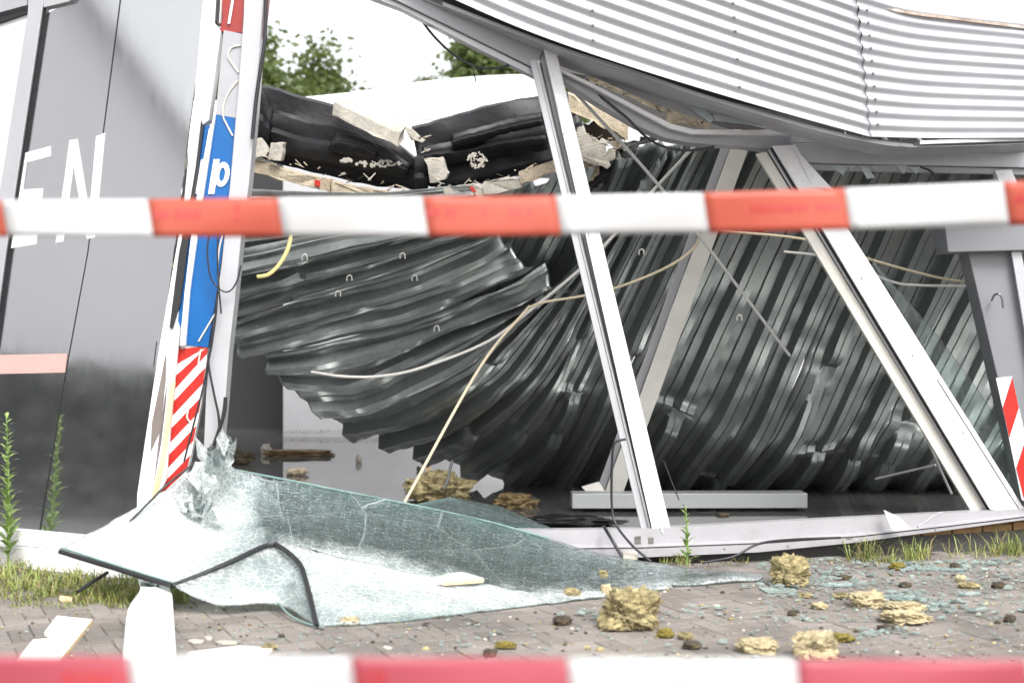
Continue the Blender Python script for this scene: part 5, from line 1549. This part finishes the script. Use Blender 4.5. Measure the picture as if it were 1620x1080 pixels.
for k, (pl, lb) in enumerate([([(1440, 893), (1480, 896), (1530, 898), (1524, 901), (1450, 899)], 'long green glass strip on the paving near the plinth'),
               ([(1300, 920), (1350, 921), (1346, 926), (1302, 925)], 'green glass strip right of the square wool block'),
               ([(1200, 928), (1258, 930), (1262, 935), (1214, 936)], 'green glass strip in front of the square wool block'),
               ([(1520, 936), (1552, 934), (1550, 939), (1512, 940)], 'green glass strip by the flat lumps at far right'),
               ([(1405, 940), (1450, 942), (1440, 948), (1410, 946)], 'green glass shard behind the wool scraps at right')]):
    flatboard('glass_shard', pl, 0.003, 0.008, M['shard'], lb, 'glass shard')

# ------------------------------------------------------------------ right: steel column and hazard plate
sc_ = thing('steel_column', 'grey steel column with a wide head plate at the right edge', 'column', W(1590, 860, 8.7))
prism('shaft', [W(1530, 392, 9.0), W(1602, 398, 9.0), W(1668, 720, 9.0), W(1690, 840, 9.0), W(1632, 840, 9.0), W(1607, 720, 9.0), W(1560, 520, 9.0)], 0.2, M['column'], sc_, bev=0.006)
prism('flange', [W(1600, 398, 8.94), W(1616, 398, 8.94), W(1690, 800, 8.94), W(1668, 800, 8.94)], 0.02, M['grey_alu'], sc_, bev=0.003)
prism('head_plate', [W(1493, 345, 8.9), W(1700, 340, 8.9), W(1700, 394, 8.9), W(1500, 399, 8.9)], 0.25, M['column'], sc_, bev=0.006)
tube('hook', [W(1569, 475, 8.98), W(1573, 467, 8.9), W(1580, 465, 8.86), W(1585, 471, 8.86), W(1587, 487, 8.87)], 0.007, M['zinc'], sc_)
hp = thing('hazard_plate', 'red and white hazard plate at the foot of the steel column', 'sign', W(1600, 800, 8.85))
prism('plate', [W(1576, 598, 8.85), W(1601, 595, 8.85), W(1640, 770, 8.85), W(1640, 800, 8.85), W(1617, 790, 8.85), W(1590, 660, 8.85)], 0.01, M['white_print'], hp)
prism('red_stripe', [W(1601.5, 597, 8.845), W(1612, 645, 8.845), W(1597, 692, 8.845), W(1586.5, 645, 8.845)], 0.004, M['red'], hp)
prism('red_stripe', [W(1621, 700, 8.845), W(1634, 760, 8.845), W(1620, 788, 8.845), W(1608, 740, 8.845)], 0.004, M['red'], hp)

# ------------------------------------------------------------------ plants
def weed(base, h, n, seed, label, lsz=0.05, m=None, spread=1.0):
    r = random.Random(seed)
    t = thing('weed', label, 'plant', base)
    top = base + Vector((r.uniform(-.02, .02), 0, h))
    tube('stem', [base, (base + top) / 2 + Vector((0.008, 0, 0)), top], [0.006, 0.005, 0.003], M['leaf_young'], t, n=8, sides=5)
    vs, fs = [], []
    for k in range(n):
        f = (k + 0.5) / n
        p = base + (top - base) * (0.06 + 0.94 * f)
        a = k * 2.4 + r.uniform(-.3, .3)
        l = lsz * (1.15 - 0.75 * f) * r.uniform(.7, 1.3) * spread + 0.008
        d = Vector((math.cos(a), math.sin(a), r.uniform(0.5, 1.1))).normalized()
        s = d.cross(Vector((0, 0, 1))).normalized() * l * 0.15
        n0 = len(vs)
        dr = Vector((0, 0, -0.25 * l))
        vs += [p - s * .5, p + s * .5, p + d * l * .5 + s, p + d * l * .5 - s, p + d * l + dr]
        fs += [[n0, n0 + 1, n0 + 2, n0 + 3], [n0 + 3, n0 + 2, n0 + 4]]
    mesh('leaves', vs, fs, m or M['leaf_young'], t)
    return t
weed(W(13, 896.5, 8.2), (896 - 656) / FPX * 8.2, 84, 3, 'tall leafy weed in front of the glazed wall at the far left', 0.115)
weed(W(1087, 893, 8.05), (893 - 800) / FPX * 8.05, 26, 4, 'small leafy weed growing in front of the sill by the mullion', 0.08)
def grass(name, spots, blades, hmin, hmax, label_kind, seed, mats=('grass',)):
    r = random.Random(seed)
    vs, fs, mi = [], [], []
    for k in range(blades):
        x0, x1, y0, y1, hs = spots[r.randrange(len(spots))]
        px, py = r.uniform(x0, x1), r.uniform(y0, y1)
        Y = G(py); p = W(px, py, Y)
        h = hmin + (hmax - hmin) * r.random() ** 2.2
        h *= hs
        if mnoise.noise(Vector((p.x * 9, p.y * 9, seed))) < r.uniform(-.35, .15): continue
        a = r.random() * 6.28
        ln = Vector((math.cos(a), math.sin(a), 0)) * h * r.uniform(0.3, 1.7)
        wv = Vector((-math.sin(a), math.cos(a), 0)) * r.uniform(0.0015, 0.004)
        n0 = len(vs)
        m1_ = p + ln * 0.4 + Vector((0, 0, h * 0.7)); tp_ = p + ln + Vector((0, 0, h * r.uniform(.6, 1.05)))
        vs += [p - wv, p + wv, m1_ + wv * .8, m1_ - wv * .8, tp_]
        fs += [[n0, n0 + 1, n0 + 2, n0 + 3], [n0 + 3, n0 + 2, n0 + 4]]
        q = 1 if r.random() < 0.22 else 0
        mi += [q, q]
    o = mesh(name, vs, fs, None, mats=[M['grass'], M['grass_dry']], midx=mi)
    tag(o, kind='stuff')
grass('grass', [(-20, 60, 892, 940, .9), (40, 130, 908, 945, .9), (120, 220, 918, 955, 1.1), (180, 300, 925, 955, 1.0), (0, 230, 940, 962, .35)], 6500, 0.02, 0.1, '', 1)
grass('grass', [(1340, 1380, 882, 888, 1.6), (1370, 1420, 882, 890, 1.2), (1430, 1470, 880, 888, 1.4), (1500, 1620, 874, 884, 1.3), (1570, 1620, 870, 880, 1.9), (1080, 1320, 886, 896, .5), (1040, 1090, 886, 894, .9), (1320, 1620, 884, 896, .35)], 1300, 0.025, 0.11, '', 2)
grass('grass', [(280, 460, 940, 965, .3), (1200, 1620, 890, 985, .12), (280, 700, 960, 1000, .15), (0, 280, 960, 1000, .15)], 700, 0.03, 0.08, '', 3)

# ------------------------------------------------------------------ barrier tapes in front
def tape(path, bounds, label, red, y_top, y_bot, prints):
    """path: px -> depth; y_top/y_bot: px -> picture row of its edges"""
    t = thing('barrier_tape', label, 'barrier tape', W(810, y_bot(810), path(810)))
    vs, fs, mi = [], [], []
    xs = []
    nv = 6
    slant = 10
    for k in range(len(bounds) - 1):
        a, b, c = bounds[k][0], bounds[k + 1][0], bounds[k][1]
        n = max(4, int((b - a) / 18))
        n0 = len(vs)
        for i in range(n + 1):
            for j in range(nv + 1):
                f = j / nv
                x = a + (b - a) * i / n + (f - 0.5) * slant
                Y = path(x) + 0.012 * math.sin(x * 0.011 + 1.3 * f) + 0.01 * (f - .5) ** 2
                vs.append(W(x, y_top(x) * (1 - f) + y_bot(x) * f, Y))
        for i in range(n):
            for j in range(nv):
                q = n0 + i * (nv + 1) + j
                fs.append([q, q + 1, q + nv + 2, q + nv + 1]); mi.append(0 if c == 'r' else 1)
    o = mesh('band', vs, fs, None, t, 180, mats=[red, M['tape_white']], midx=mi)
    solid(o, 0.0004)
    vs, fs = [], []
    r = random.Random(3)
    for (x0, x1, f0, f1) in prints:
        x = x0
        while x < x1:
            wd = r.uniform(4, 8)
            if r.random() < 0.85:
                n0 = len(vs)
                for xx, ff in ((x, f0), (x + wd, f0), (x + wd, f1), (x, f1)):
                    vs.append(W(xx, y_top(xx) * (1 - ff) + y_bot(xx) * ff, path(xx) + 0.012 * math.sin(xx * 0.011 + 1.3 * ff) + 0.01 * (ff - .5) ** 2 - 0.0012))
                fs.append([n0, n0 + 1, n0 + 2, n0 + 3])
            x += wd + r.uniform(2, 4)
    o = mesh('print', vs, fs, M['tape_print'], t); solid(o, 0.0003)
    o['kind'] = 'stuff'
ut = lambda x: np.interp(x, [-1100, 0, 400, 810, 1100, 1340, 1700, 2800], [321, 317, 313, 310, 305, 297, 283, 240])
ub = lambda x: np.interp(x, [-1100, 0, 400, 810, 1100, 1340, 1700, 2800], [377, 374, 375, 373, 369, 363, 354, 311])
tape(lambda x: 3.05 + 0.00012 * x, [(-1080, 'r'), (-870, 'w'), (-620, 'r'), (-410, 'w'), (-205, 'r'), (8, 'w'), (238, 'r'), (444, 'w'), (673, 'r'), (884, 'w'), (1117, 'r'), (1341, 'w'), (1592, 'r'), (1800, 'w'), (2040, 'r'), (2260, 'w'), (2500, 'r'), (2720, 'w')],
     'upper red and white barrier tape stretched across the middle of the view', M['tape_red'], ut, ub,
     [(245, 318, .3, .52), (372, 384, .15, .6), (676, 730, .3, .5), (752, 780, .3, .55), (806, 842, .3, .52), (1188, 1272, .36, .54), (1292, 1326, .36, .54), (1606, 1622, .3, .5)])
lt_ = lambda x: np.interp(x, [-100, 0, 810, 1700], [1036, 1036, 1040, 1043])
lb_ = lambda x: lt_(x) + 90
tape(lambda x: 2.0, [(-1180, 'r'), (-835, 'w'), (-480, 'r'), (-140, 'r'), (206, 'w'), (560, 'r'), (902, 'w'), (1264, 'r'), (1630, 'w'), (1985, 'r'), (2330, 'w'), (2700, 'r')],
     'lower red and white barrier tape running along the bottom of the view', M['tape_pink'], lt_, lb_,
     [(100, 205, .3, .5), (575, 625, .25, .5)])
